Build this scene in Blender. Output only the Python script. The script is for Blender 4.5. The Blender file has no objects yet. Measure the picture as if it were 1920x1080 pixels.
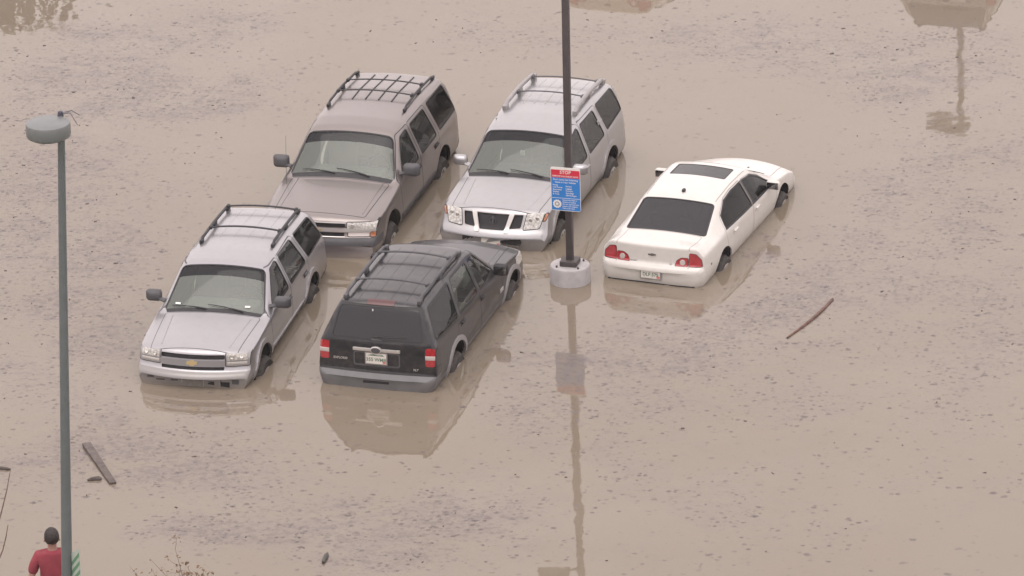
import bpy, bmesh, math, random
import numpy as np
from mathutils import Vector, Matrix
from mathutils.bvhtree import BVHTree

random.seed(7)
C = bpy.context.scene.collection
PI = math.pi
R = math.radians

# ------------------------------------------------------------------ camera
CAM_D, CAM_T, CAM_R, CAM_F = 81.305, R(22.0968), R(-1.7577), 9897.5      # metres, depression, roll, focal in px of 1920
cam_pos = Vector((0, -CAM_D*math.cos(CAM_T), CAM_D*math.sin(CAM_T)))
fwd = Vector((0, math.cos(CAM_T), -math.sin(CAM_T)))
r0 = Vector((1, 0, 0)); u0 = r0.cross(fwd)
cr_, sr_ = math.cos(CAM_R), math.sin(CAM_R)
rgt = cr_*r0 + sr_*u0
upv = -sr_*r0 + cr_*u0
cd = bpy.data.cameras.new('camera')
cam = bpy.data.objects.new('camera', cd); C.objects.link(cam)
M3 = Matrix((rgt, upv, -fwd)).transposed()
cam.matrix_world = Matrix.Translation(cam_pos) @ M3.to_4x4()
cd.sensor_width = 36; cd.lens = CAM_F/1920*36
cd.clip_start = 0.5; cd.clip_end = 3000
bpy.context.scene.camera = cam

def ray(px, py):
    return (fwd + rgt*((px-960)/CAM_F) - upv*((py-540)/CAM_F))
def at(px, py, z=0.0):                      # a point of the photograph on the level z
    d = ray(px, py); return cam_pos + d*((z-cam_pos.z)/d.z)
def at_depth(px, py, dep):
    return cam_pos + ray(px, py)*dep

# ------------------------------------------------------------------ world, sun, exposure
CLOUD = 13.2
SUN_EL, SUN_AZ = R(74), math.atan2(-0.65, -0.75)     # azimuth from +Y towards +X
w = bpy.data.worlds.new('World'); bpy.context.scene.world = w; w.use_nodes = True
nt = w.node_tree; nt.nodes.clear()
sky = nt.nodes.new('ShaderNodeTexSky'); sky.sky_type = 'NISHITA'; sky.sun_disc = False
sky.sun_elevation = SUN_EL; sky.sun_rotation = SUN_AZ; sky.dust_density = 6; sky.air_density = 1.0; sky.ozone_density = 1.0
bw = nt.nodes.new('ShaderNodeRGBToBW'); tint = nt.nodes.new('ShaderNodeMix'); tint.data_type = 'RGBA'; tint.blend_type = 'MIX'
mul = nt.nodes.new('ShaderNodeMix'); mul.data_type = 'RGBA'; mul.blend_type = 'MULTIPLY'; mul.inputs[0].default_value = 1
mul.inputs[7].default_value = (1.0, 0.90, 0.89, 1)
bg = nt.nodes.new('ShaderNodeBackground'); bg.inputs[1].default_value = 0.15
out = nt.nodes.new('ShaderNodeOutputWorld')
nt.links.new(sky.outputs[0], bw.inputs[0]); nt.links.new(sky.outputs[0], tint.inputs[6]); nt.links.new(bw.outputs[0], tint.inputs[7])
tint.inputs[0].default_value = 0.93
over = nt.nodes.new('ShaderNodeMix'); over.data_type = 'RGBA'; over.inputs[0].default_value = .72; over.inputs[7].default_value = (CLOUD, CLOUD, CLOUD, 1)   # even cloud layer
nt.links.new(tint.outputs[2], over.inputs[6]); nt.links.new(over.outputs[2], mul.inputs[6]); nt.links.new(mul.outputs[2], bg.inputs[0]); nt.links.new(bg.outputs[0], out.inputs[0])
sl = bpy.data.lights.new('sun', 'SUN'); sl.energy = 0.7; sl.angle = R(40); sl.color = (1, 0.95, 0.88)
sun = bpy.data.objects.new('sun', sl); C.objects.link(sun)
sdir = Vector((math.sin(SUN_AZ)*math.cos(SUN_EL), math.cos(SUN_AZ)*math.cos(SUN_EL), math.sin(SUN_EL)))
sun.rotation_euler = sdir.to_track_quat('Z', 'Y').to_euler()
vs = bpy.context.scene.view_settings
vs.view_transform = 'Standard'; vs.look = 'None'; vs.exposure = 0.0; vs.gamma = 1; vs.use_curve_mapping = False

# ------------------------------------------------------------------ materials
def mat(name, col, rough=0.5, metal=0.0, coat=0.0, var=0.0, vscale=6.0, bump=0.0, spec=0.5, col2=None):
    m = bpy.data.materials.new(name); m.use_nodes = True
    n = m.node_tree; b = n.nodes['Principled BSDF']
    b.inputs['Base Color'].default_value = (*col, 1)
    b.inputs['Roughness'].default_value = rough; b.inputs['Metallic'].default_value = metal
    b.inputs['Coat Weight'].default_value = coat; b.inputs['Coat Roughness'].default_value = 0.06
    b.inputs['Specular IOR Level'].default_value = spec
    if var > 0 or bump > 0:
        tc = n.nodes.new('ShaderNodeTexCoord'); no = n.nodes.new('ShaderNodeTexNoise')
        no.inputs['Scale'].default_value = vscale; no.inputs['Detail'].default_value = 6
        n.links.new(tc.outputs['Object'], no.inputs['Vector'])
        if var > 0:
            mr = n.nodes.new('ShaderNodeMapRange'); mr.inputs[1].default_value = .3; mr.inputs[2].default_value = .7
            mx = n.nodes.new('ShaderNodeMix'); mx.data_type = 'RGBA'
            c2 = col2 or tuple(c*(1-var) for c in col)
            mx.inputs[6].default_value = (*col, 1); mx.inputs[7].default_value = (*c2, 1)
            n.links.new(no.outputs[0], mr.inputs[0]); n.links.new(mr.outputs[0], mx.inputs[0])
            n.links.new(mx.outputs[2], b.inputs['Base Color'])
        if bump > 0:
            bp = n.nodes.new('ShaderNodeBump'); bp.inputs['Strength'].default_value = bump; bp.inputs['Distance'].default_value = .02
            n.links.new(no.outputs[0], bp.inputs['Height']); n.links.new(bp.outputs[0], b.inputs['Normal'])
    return m

def paint(name, col, rough=0.3, metal=0.5, coat=0.5, mud=0.55):
    """car paint with fine dirt and a splashed mud stain low on the panels (object z, from the ground)"""
    m = bpy.data.materials.new(name); m.use_nodes = True
    n = m.node_tree; b = n.nodes['Principled BSDF']; L = n.links.new
    b.inputs['Metallic'].default_value = metal; b.inputs['Coat Weight'].default_value = coat; b.inputs['Coat Roughness'].default_value = .08
    tc = n.nodes.new('ShaderNodeTexCoord')
    no = n.nodes.new('ShaderNodeTexNoise'); no.inputs['Scale'].default_value = 3.2; no.inputs['Detail'].default_value = 7; no.inputs['Roughness'].default_value = .65
    L(tc.outputs['Object'], no.inputs['Vector'])
    sx = n.nodes.new('ShaderNodeSeparateXYZ'); L(tc.outputs['Object'], sx.inputs[0])
    # stain height wobbles with noise
    ad = n.nodes.new('ShaderNodeMath'); ad.operation = 'MULTIPLY_ADD'; L(no.outputs[0], ad.inputs[0]); ad.inputs[1].default_value = -.22; L(sx.outputs[2], ad.inputs[2])
    mr = n.nodes.new('ShaderNodeMapRange'); L(ad.outputs[0], mr.inputs[0]); mr.inputs[1].default_value = .46; mr.inputs[2].default_value = .34
    mr.inputs[3].default_value = 0; mr.inputs[4].default_value = mud
    # fine dust everywhere
    n2 = n.nodes.new('ShaderNodeTexNoise'); n2.inputs['Scale'].default_value = 9; n2.inputs['Detail'].default_value = 8; L(tc.outputs['Object'], n2.inputs['Vector'])
    m2 = n.nodes.new('ShaderNodeMapRange'); L(n2.outputs[0], m2.inputs[0]); m2.inputs[1].default_value = .45; m2.inputs[2].default_value = .75; m2.inputs[4].default_value = .10
    mxx = n.nodes.new('ShaderNodeMath'); mxx.operation = 'MAXIMUM'; L(mr.outputs[0], mxx.inputs[0]); L(m2.outputs[0], mxx.inputs[1])
    mx = n.nodes.new('ShaderNodeMix'); mx.data_type = 'RGBA'; mx.inputs[6].default_value = (*col, 1); mx.inputs[7].default_value = (.27, .22, .17, 1)
    L(mxx.outputs[0], mx.inputs[0]); L(mx.outputs[2], b.inputs['Base Color'])
    rr = n.nodes.new('ShaderNodeMapRange'); L(mxx.outputs[0], rr.inputs[0]); rr.inputs[3].default_value = rough; rr.inputs[4].default_value = .75; L(rr.outputs[0], b.inputs['Roughness'])
    return m

def glass(name, tint, film=0.05, filmcol=(.35, .36, .34), ior=1.45):
    m = bpy.data.materials.new(name); m.use_nodes = True
    n = m.node_tree; n.nodes.clear(); L = n.links.new
    tr = n.nodes.new('ShaderNodeBsdfTransparent'); tr.inputs[0].default_value = (*tint, 1)
    gl = n.nodes.new('ShaderNodeBsdfGlossy'); gl.inputs['Roughness'].default_value = .03; gl.inputs[0].default_value = (.95, .97, .96, 1)
    df = n.nodes.new('ShaderNodeBsdfDiffuse'); df.inputs[0].default_value = (*filmcol, 1)
    fr = n.nodes.new('ShaderNodeFresnel'); fr.inputs[0].default_value = ior
    m1 = n.nodes.new('ShaderNodeMixShader'); m1.inputs[0].default_value = film; L(tr.outputs[0], m1.inputs[1]); L(df.outputs[0], m1.inputs[2])
    m2 = n.nodes.new('ShaderNodeMixShader'); L(fr.outputs[0], m2.inputs[0]); L(m1.outputs[0], m2.inputs[1]); L(gl.outputs[0], m2.inputs[2])
    o = n.nodes.new('ShaderNodeOutputMaterial'); L(m2.outputs[0], o.inputs[0])
    return m

def lamp_lens(name, col, dark=.45, scale=26):
    m = mat(name, col, rough=.12, metal=.0, coat=1.0)
    n = m.node_tree; b = n.nodes['Principled BSDF']; L = n.links.new
    tc = n.nodes.new('ShaderNodeTexCoord'); v = n.nodes.new('ShaderNodeTexVoronoi'); v.inputs['Scale'].default_value = scale
    L(tc.outputs['Object'], v.inputs['Vector'])
    mx = n.nodes.new('ShaderNodeMix'); mx.data_type = 'RGBA'; mx.inputs[6].default_value = (*col, 1); mx.inputs[7].default_value = (*[c*dark for c in col], 1)
    L(v.outputs['Distance'], mx.inputs[0]); L(mx.outputs[2], b.inputs['Base Color'])
    return m

MT = dict(
    pewter=paint('pewter_paint', (.235, .212, .205), .32, .72), silver=paint('silver_paint', (.365, .362, .38), .31, .70), bumpergrey=paint('grey_bumper_paint', (.25, .24, .235), .38, .35),
    silver2=paint('bright_silver_paint', (.38, .378, .39), .31, .68), black=paint('black_paint', (.007, .008, .012), .32, .1, .45, .5),
    white=paint('white_paint', (.60, .585, .555), .35, 0, .6, .35), beige=paint('beige_paint', (.60, .52, .43), .35, .1), greypaint=paint('grey_paint', (.26, .245, .23), .35, .3),
    seam=mat('panel_gap', (.03, .03, .03), .8), seammid=mat('grey_panel_gap', (.10, .10, .105), .8), seamlight=mat('pale_panel_gap', (.30, .28, .26), .8), trim=mat('black_rubber_trim', (.022, .022, .026), .55, var=.3),
    plastic=mat('grey_plastic_trim', (.085, .085, .092), .6, var=.25), clad=mat('grey_cladding', (.15, .15, .155), .5, var=.2), cladlip=mat('silver_grey_lip', (.30, .29, .30), .4, .3),
    chrome=mat('chrome', (.75, .74, .72), .18, 1.0), brightbar=mat('satin_bar', (.62, .60, .58), .32, .6, var=.1),
    grille=mat('grille_black', (.018, .016, .020), .6, var=.4, vscale=40), tyre=mat('tyre_rubber', (.022, .022, .024), .75, var=.5, vscale=14, col2=(.06, .052, .045)),
    rim=mat('alloy_rim', (.55, .54, .53), .4, .35, var=.25, vscale=12), rimhole=mat('rim_hollow', (.03, .03, .03), .7), well=mat('wheel_well', (.008, .008, .009), .95, var=.4),
    lining=mat('cabin_lining', (.26, .255, .235), .9, var=.2), liningdk=mat('dark_cabin_lining', (.05, .05, .05), .9, var=.2),
    seat=mat('grey_seat_fabric', (.17, .165, .155), .9, var=.25), seatdk=mat('dark_seat_fabric', (.045, .045, .05), .9, var=.25), seattan=mat('tan_seat_fabric', (.30, .28, .24), .9, var=.25),
    dash=mat('dashboard_vinyl', (.22, .23, .21), .75, var=.2), dashdk=mat('dark_dashboard_vinyl', (.06, .065, .065), .75, var=.2),
    glassf=glass('front_glass', (.58, .67, .61), .33, (.30, .33, .30)), glassb=glass('shade_band_glass', (.035, .037, .055), .10, (.05, .05, .08), 1.38),
    glasss=glass('side_glass', (.42, .46, .43), .03, ior=1.36), glassx=glass('clear_side_glass', (.68, .73, .69), .05, ior=1.36), glassd=glass('privacy_glass', (.06, .063, .066), .03, (.08, .08, .09), 1.30), glassw=glass('black_glass', (.03, .03, .033), .03, (.03, .03, .04), 1.24), glassdd=glass('dark_rear_glass', (.03, .03, .035), .24, (.09, .09, .105)),
    head=lamp_lens('headlamp_lens', (.72, .70, .66), .35), bulb=mat('lamp_reflector', (.70, .69, .66), .15, .7), amber=lamp_lens('amber_lens', (.50, .19, .09), .6),
    red=lamp_lens('red_lens', (.45, .02, .03), .6), redfaded=mat('faded_red_lens', (.075, .020, .022), .35, coat=.3), clear=mat('clear_lens', (.58, .53, .51), .2, .2, coat=.6),
    gold=mat('gold_emblem', (.55, .43, .22), .35, .4), plate=mat('plate_white', (.70, .67, .62), .5, var=.15, vscale=12), plategreen=mat('plate_green', (.10, .17, .12), .6), platered=mat('plate_sticker', (.55, .18, .15), .6),
    platedirty=mat('plate_muddy', (.24, .22, .20), .7, var=.3, vscale=20), badge=mat('badge_grey', (.32, .31, .31), .35, .6), ink=mat('badge_dark', (.12, .10, .09), .5),
    sticker=mat('paper_sticker', (.75, .75, .72), .6), mirror=mat('mirror_glass', (.25, .25, .27), .05, 1.0),
)

# ------------------------------------------------------------------ object helpers
def tag(o, label=None, cat=None, group=None, kind=None):
    if label: o['label'] = label
    if cat: o['category'] = cat
    if group: o['group'] = group
    if kind: o['kind'] = kind
    return o
def empty(name, loc, rz=0.0):
    o = bpy.data.objects.new(name, None); C.objects.link(o); o.location = loc; o.rotation_euler = (0, 0, rz); o.empty_display_size = .3
    return o
def obj(name, bm, mats, parent=None, smooth=True, angle=38, free=True):
    me = bpy.data.meshes.new(name)
    bm.normal_update(); bm.to_mesh(me)
    if free: bm.free()
    for m in (mats if isinstance(mats, (list, tuple)) else [mats]): me.materials.append(m)
    if smooth:
        me.polygons.foreach_set('use_smooth', [True]*len(me.polygons)); me.set_sharp_from_angle(angle=R(angle))
    o = bpy.data.objects.new(name, me); C.objects.link(o)
    if parent: o.parent = parent
    return o
def copy_tree(o, parent=None):
    c = o.copy(); C.objects.link(c)
    if parent: c.parent = parent
    for ch in o.children: copy_tree(ch, c)
    return c

def rbox(bm, size, loc, bev=.01, rot=None, seg=2, mi=0):
    r = bmesh.ops.create_cube(bm, size=1.0); vs = r['verts']
    bmesh.ops.scale(bm, vec=size, verts=vs)
    fs = set(f for v in vs for f in v.link_faces)
    if bev > 0:
        es = list(set(e for v in vs for e in v.link_edges))
        r2 = bmesh.ops.bevel(bm, geom=es, offset=bev, segments=seg, affect='EDGES', profile=.5)
        fs = set(r2['faces']) | set(f for f in fs if f.is_valid)
        vs = list(set(v for f in fs for v in f.verts))
    if rot is not None: bmesh.ops.transform(bm, matrix=rot.to_4x4() if hasattr(rot, 'to_4x4') else rot, verts=vs)
    bmesh.ops.translate(bm, vec=loc, verts=vs)
    for f in fs:
        if f.is_valid: f.material_index = mi
    return vs
def tube(bm, pts, rad, n=8, mi=0, caps=True, flat=1.0):
    pts = [Vector(p) for p in pts]; rings = []
    for i, p in enumerate(pts):
        d = (pts[min(i+1, len(pts)-1)]-pts[max(i-1, 0)]).normalized()
        a = d.cross(Vector((0, 0, 1)))
        if a.length < 1e-3: a = Vector((1, 0, 0))
        a.normalize(); b = a.cross(d)
        rr = rad[i] if isinstance(rad, (list, tuple)) else rad
        rings.append([bm.verts.new(p + a*rr*math.cos(t*2*PI/n) + b*rr*flat*math.sin(t*2*PI/n)) for t in range(n)])
    for A, B in zip(rings, rings[1:]):
        for k in range(n):
            f = bm.faces.new((A[k], A[(k+1) % n], B[(k+1) % n], B[k])); f.material_index = mi
    if caps:
        bm.faces.new(rings[0][::-1]).material_index = mi; bm.faces.new(rings[-1]).material_index = mi
def lathe(bm, prof, n=32, axis='z', center=(0, 0, 0), mi=0, closed=False):
    c = Vector(center); rings = []
    for (r, h) in prof:
        ring = []
        for k in range(n):
            a = 2*PI*k/n
            p = Vector((r*math.cos(a), r*math.sin(a), h)) if axis == 'z' else Vector((r*math.cos(a), h, -r*math.sin(a)))
            ring.append(bm.verts.new(c+p))
        rings.append(ring)
    pairs = list(zip(rings, rings[1:])) + ([(rings[-1], rings[0])] if closed else [])
    for A, B in pairs:
        for k in range(n):
            f = bm.faces.new((A[k], A[(k+1) % n], B[(k+1) % n], B[k])); f.material_index = mi
    if not closed:
        if prof[0][0] > 1e-4: bm.faces.new(rings[0][::-1]).material_index = mi
        if prof[-1][0] > 1e-4: bm.faces.new(rings[-1]).material_index = mi
    return rings
def prism(bm, poly, thick, frame, mi=0):
    """polygon (a,b) extruded along the frame's third axis; frame = (origin, A, B, N)"""
    o, A, B, N = frame
    f0 = [bm.verts.new(o + A*a + B*b) for a, b in poly]; f1 = [bm.verts.new(o + A*a + B*b + N*thick) for a, b in poly]
    k = len(poly)
    bm.faces.new(f0[::-1]).material_index = mi; bm.faces.new(f1).material_index = mi
    for i in range(k):
        bm.faces.new((f0[i], f0[(i+1) % k], f1[(i+1) % k], f1[i])).material_index = mi
def text_bm(s, size, frame, depth=.002, align='CENTER'):
    cu = bpy.data.curves.new('lettering', 'FONT'); cu.body = s; cu.size = size; cu.align_x = align; cu.align_y = 'CENTER'; cu.extrude = depth; cu.resolution_u = 2
    cu.offset = size*.012
    t = bpy.data.objects.new('lettering', cu); C.objects.link(t)
    bpy.context.view_layer.update()
    me = bpy.data.meshes.new_from_object(t.evaluated_get(bpy.context.evaluated_depsgraph_get()))
    bpy.data.objects.remove(t); bpy.data.curves.remove(cu)
    bm = bmesh.new(); bm.from_mesh(me); bpy.data.meshes.remove(me)
    o, A, B, N = frame
    M = Matrix((A, B, N)).transposed().to_4x4(); M.translation = o
    bmesh.ops.transform(bm, matrix=M, verts=bm.verts)
    return bm
def merge(bms):
    b = bmesh.new()
    for x in bms:
        me = bpy.data.meshes.new('tmp'); x.to_mesh(me); x.free(); b.from_mesh(me); bpy.data.meshes.remove(me)
    return b

def rounded(poly, r, seg=3):
    if r <= 0: return list(poly)
    outp = []; n = len(poly)
    for i in range(n):
        p = Vector(poly[i]); a = Vector(poly[i-1])-p; b = Vector(poly[(i+1) % n])-p
        ra = min(r, a.length*.45, b.length*.45)
        s = p + a.normalized()*ra; e = p + b.normalized()*ra
        for k in range(seg+1):
            t = k/seg
            q = s*(1-t)**2 + p*2*t*(1-t) + e*t*t
            outp.append((q.x, q.y))
    return outp
def grow(poly, d):
    """offset a convex polygon outwards by d"""
    n = len(poly); area = sum(poly[i][0]*poly[(i+1) % n][1]-poly[(i+1) % n][0]*poly[i][1] for i in range(n))
    P = poly if area > 0 else poly[::-1]
    L = []
    for i in range(n):
        p = Vector(P[i]); q = Vector(P[(i+1) % n]); e = (q-p).normalized(); nn = Vector((e.y, -e.x)); L.append((p+nn*d, e))
    res = []
    for i in range(n):
        (p, e), (q, g) = L[i-1], L[i]
        den = e.x*g.y-e.y*g.x
        if abs(den) < 1e-6: res.append(tuple(q)); continue
        t = ((q-p).x*g.y-(q-p).y*g.x)/den
        res.append(tuple(p+e*t))
    return res
def planes_of(view, poly):
    n = len(poly); area = sum(poly[i][0]*poly[(i+1) % n][1]-poly[(i+1) % n][0]*poly[i][1] for i in range(n))
    P = poly if area > 0 else poly[::-1]
    up3 = {'side': lambda a, b: Vector((a, 0, b)), 'end': lambda a, b: Vector((0, a, b)), 'top': lambda a, b: Vector((a, b, 0))}[view]
    res = []
    for i in range(n):
        p, q = P[i], P[(i+1) % n]
        dx, dy = q[0]-p[0], q[1]-p[1]
        if dx*dx+dy*dy < 1e-10: continue
        res.append((up3(*p), up3(dy, -dx).normalized()))
    return res

# ------------------------------------------------------------------ car body: a lofted shell that is cut into real panels
class Body:
    def __init__(s, rows, front_bulge=.12, rear_bulge=.06, ws=(.75, .55, .09), step=.035):
        rows = np.array(sorted(rows, key=lambda r: r[0]), float)
        t = np.concatenate([[0], np.cumsum(np.hypot(np.diff(rows[:, 0]), np.diff(rows[:, 6])))])
        n = int(t[-1]/step); ts = np.linspace(0, t[-1], n+1)
        G = np.stack([np.interp(ts, t, rows[:, k]) for k in range(rows.shape[1])], 1)
        for _ in range(2):
            H = G.copy(); H[1:-1] = (G[:-2]+2*G[1:-1]+G[2:])/4; G = H
        bm = bmesh.new(); rings = []
        x0, x1 = rows[0, 0], rows[-1, 0]
        W = rows[:, 3].max()
        for (x, zs, zm, wm, zb, wb, zt, wt, crn) in G:
            pts = []
            A = [(0, zs), (wm-.07, zs), (wm, zm), (wb, zb), (wt, zt-crn)]
            for (p, q, k) in zip(A, A[1:], (3, 4, 6, 9)):
                for i in range(k):
                    u = i/k; pts.append([p[0]+(q[0]-p[0])*u, p[1]+(q[1]-p[1])*u])
            for i in range(10):
                y = wt*(1-i/9); pts.append([y, zt-crn*(y/max(wt, 1e-3))**2])
            P = np.array(pts)
            # small outward bow of the door skin
            for _ in range(2):
                Q = P.copy(); Q[1:-1] = (P[:-2]+2*P[1:-1]+P[2:])/4; P = Q
            P[0, 0] = 0; P[-1, 0] = 0
            ring = []
            full = [(y, z) for y, z in P] + [(-y, z) for y, z in P[-2:0:-1]]
            for y, z in full:
                xx = x
                f = max(0, min(1, (x-(x1-1.3))/1.3)); f = f*f*(3-2*f)
                xx -= front_bulge*f*(y/W)**2
                g = max(0, min(1, ((x0+.9)-x)/.9)); g = g*g*(3-2*g)
                xx += rear_bulge*g*(y/W)**2
                h = max(0, 1-abs(x-ws[0])/ws[1]); h = h*h*(3-2*h)*max(0, min(1, (z-.85)/.2))
                xx += ws[2]*h*(1-(y/W)**2) - ws[2]*h*.5
                ring.append(bm.verts.new((xx, y, z)))
            rings.append(ring)
        m = len(rings[0])
        for Aa, Bb in zip(rings, rings[1:]):
            for k in range(m):
                bm.faces.new((Aa[k], Aa[(k+1) % m], Bb[(k+1) % m], Bb[k]))
        bm.faces.new(rings[0]); bm.faces.new(rings[-1][::-1])
        bmesh.ops.recalc_face_normals(bm, faces=bm.faces)
        bm.normal_update()
        s.bm = bm; s.mats = []; s.mi = {}
        s.layer = bm.faces.layers.int.new('panel')
        s.bvh = BVHTree.FromBMesh(bm)
        s.x0, s.x1 = x0, x1
    def m(s, key):
        if key not in s.mi: s.mi[key] = len(s.mats); s.mats.append(MT[key])
        return s.mi[key]
    def hit(s, o, d):
        p, n, i, ds = s.bvh.ray_cast(Vector(o), Vector(d)); return p, n
    def side(s, x, z, sd=1): return s.hit((x, 4*sd, z), (0, -sd, 0))
    def top(s, x, y): return s.hit((x, y, 4), (0, 0, -1))
    def end(s, y, z, e=1): return s.hit((6*e, y, z), (-e, 0, 0))
    def region(s, planes, filt):
        bm = s.bm; bm.normal_update()
        faces = [f for f in bm.faces if filt(f)]
        for co, no in planes:
            keep = []; cut = []
            for f in faces:
                ds = [(v.co-co).dot(no) for v in f.verts]
                if max(ds) <= 1e-6: keep.append(f)
                elif min(ds) >= -1e-6: continue
                else: cut.append(f)
            if cut:
                geom = list(set(cut) | set(e for f in cut for e in f.edges) | set(v for f in cut for v in f.verts))
                r = bmesh.ops.bisect_plane(bm, geom=geom, plane_co=co, plane_no=no, dist=1e-6)
                fs = set(g for g in r['geom'] if isinstance(g, bmesh.types.BMFace))
                for f in fs:
                    if (f.calc_center_median()-co).dot(no) <= 0: keep.append(f)
            faces = keep
        return faces
    def filt(s, view, sd):
        if view == 'side': return lambda f: f.normal.y*sd > .2 and f.calc_center_median().y*sd > .25
        if view == 'front': return lambda f: f.normal.x > .12 and f.calc_center_median().x > 1.5
        if view == 'rear': return lambda f: f.normal.x < -.12 and f.calc_center_median().x < -1.0
        if view == 'top': return lambda f: f.normal.z > .2
    def sel(s, view, poly, sd=1, r=0.0):
        pl = planes_of({'side': 'side', 'front': 'end', 'rear': 'end', 'top': 'top'}[view], rounded(poly, r))
        return s.region(pl, s.filt(view, sd))
    def mark(s, faces, key):
        i = s.m(key)
        for f in faces: f.material_index = i
    def piece(s, faces, off, depth=.012, mkey=None):
        """copy faces to a bmesh, moved by off along the normals, with a skirt going back by depth"""
        nb = bmesh.new(); vm = {}
        s.bm.normal_update()
        def V(v):
            if v not in vm: vm[v] = nb.verts.new(v.co + v.normal*off)
            return vm[v]
        fset = set(faces)
        for f in faces:
            try: g = nb.faces.new([V(v) for v in f.verts])
            except ValueError: continue
            g.material_index = f.material_index if mkey is None else 0
        if depth > 0:
            back = {}
            for f in faces:
                for l in f.loops:
                    e = l.edge
                    if sum(1 for g in e.link_faces if g in fset) == 1:
                        a, b = l.vert, l.link_loop_next.vert
                        for v in (a, b):
                            if v not in back: back[v] = nb.verts.new(v.co + v.normal*(off-depth))
                        try:
                            g = nb.faces.new((vm[b], vm[a], back[a], back[b])); g.material_index = 0 if mkey is not None else f.material_index
                        except ValueError: pass
        return nb
    def take(s, faces, name, key, parent, off=0.0, depth=.012, keepmats=False):
        nb = s.piece(faces, off, depth, None if keepmats else key)
        bmesh.ops.delete(s.bm, geom=faces, context='FACES')
        return obj(name, nb, s.mats if keepmats else MT[key], parent)
    def emboss(s, faces, name, key, parent, off=.01):
        return obj(name, s.piece(faces, off, off+.006, key), MT[key], parent)

def both(fn):
    for sd in (1, -1): fn(sd)

def make_plate(root, pos, n, txt, style='white'):
    """licence plate box whose face looks along n (x axis direction)"""
    e = 1 if n.x > 0 else -1
    A = Vector((0, e, 0)); N = Vector((n.x, 0, n.z)).normalized(); B = N.cross(A)
    fr = (pos, A, B, N)
    bm = bmesh.new()
    prism(bm, [(-.175, -.095), (.175, -.095), (.175, .095), (-.175, .095)], .006, fr, 1)
    prism(bm, [(-.155, -.077), (.155, -.077), (.155, .077), (-.155, .077)], .011, fr, 0)
    if style == 'white':
        prism(bm, [(-.13, .045), (.13, .045), (.10, .066), (.03, .056), (-.04, .070), (-.10, .058)], .0125, fr, 2)
        prism(bm, [(.10, -.07), (.148, -.07), (.148, -.035), (.10, -.035)], .0125, fr, 3)
    p = obj('license_plate', bm, [MT['plate' if style == 'white' else 'platedirty'], MT['badge'], MT['plategreen'], MT['platered']], root, smooth=False)
    if txt:
        obj('plate_lettering', text_bm(txt, .074, (pos+N*.012-B*.016, A, B, N), .002), MT['plategreen'], p, smooth=False)
    return p

def make_wheel(root, x, y, rad, rim_r, sd, spokes=6, wz=0):
    c = (x, y, rad+wz)
    w_ = .132
    bm = bmesh.new()
    prof = [(rim_r, -w_), (rad-.05, -w_-.01), (rad-.012, -w_*.78), (rad, -w_*.55), (rad, w_*.55), (rad-.012, w_*.78), (rad-.05, w_+.01), (rim_r, w_), (rim_r-.01, w_*.6), (rim_r-.01, -w_*.6)]
    lathe(bm, prof, 40, 'y', c, 0, closed=True)
    for k in range(40):      # tread blocks
        a = 2*PI*k/40
        rbox(bm, (.018, w_*1.15, .03), Vector(c)+Vector((math.cos(a)*(rad+.002), 0, -math.sin(a)*(rad+.002))), 0, Matrix.Rotation(a, 3, 'Y'))
    ty = obj('wheel', bm, MT['tyre'], root)
    bm = bmesh.new()
    o_ = sd*.09
    lathe(bm, [(rim_r, sd*.115), (rim_r-.02, sd*.112), (rim_r-.04, sd*.06), (.0001, sd*.02)], 36, 'y', c, 1)
    lathe(bm, [(rim_r+.003, sd*.10), (rim_r+.003, sd*.134), (rim_r-.024, sd*.134), (rim_r-.024, sd*.10)], 36, 'y', c, 0, closed=True)
    lathe(bm, [(.075, sd*.05), (.075, sd*.098), (.05, sd*.128), (.0001, sd*.13)], 20, 'y', c, 0)
    for k in range(spokes):
        a = 2*PI*k/spokes+.3
        rbox(bm, (rim_r-.05, .03, .07), Vector(c)+Vector((math.cos(a)*(rim_r*.5+.02), sd*.116, -math.sin(a)*(rim_r*.5+.02))), .008, Matrix.Rotation(a, 3, 'Y'))
    obj('rim', bm, [MT['rim'], MT['rimhole']], ty)
    return ty

def ngon(cx, cz, r, n=28): return [(cx+r*math.cos(2*PI*k/n), cz+r*math.sin(2*PI*k/n)) for k in range(n)]

def seat_bm(x, y, w_, zc, hb, head=True, depth=.5):
    bm = bmesh.new()
    rbox(bm, (depth, w_, .16), (x, y, zc), .05, seg=3)
    rbox(bm, (.15, w_, hb), (x-depth*.5-.04-hb*.1, y, zc+hb*.5), .055, Matrix.Rotation(R(-14), 3, 'Y'), seg=3)
    if head: 
        k = max(1, round(w_/.5))
        for i in range(k):
            rbox(bm, (.10, .26, .17), (x-depth*.5-.04-hb*.26, y+(i-(k-1)/2)*.46, zc+hb+.10), .045, Matrix.Rotation(R(-10), 3, 'Y'), seg=3)
    return bm

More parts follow.
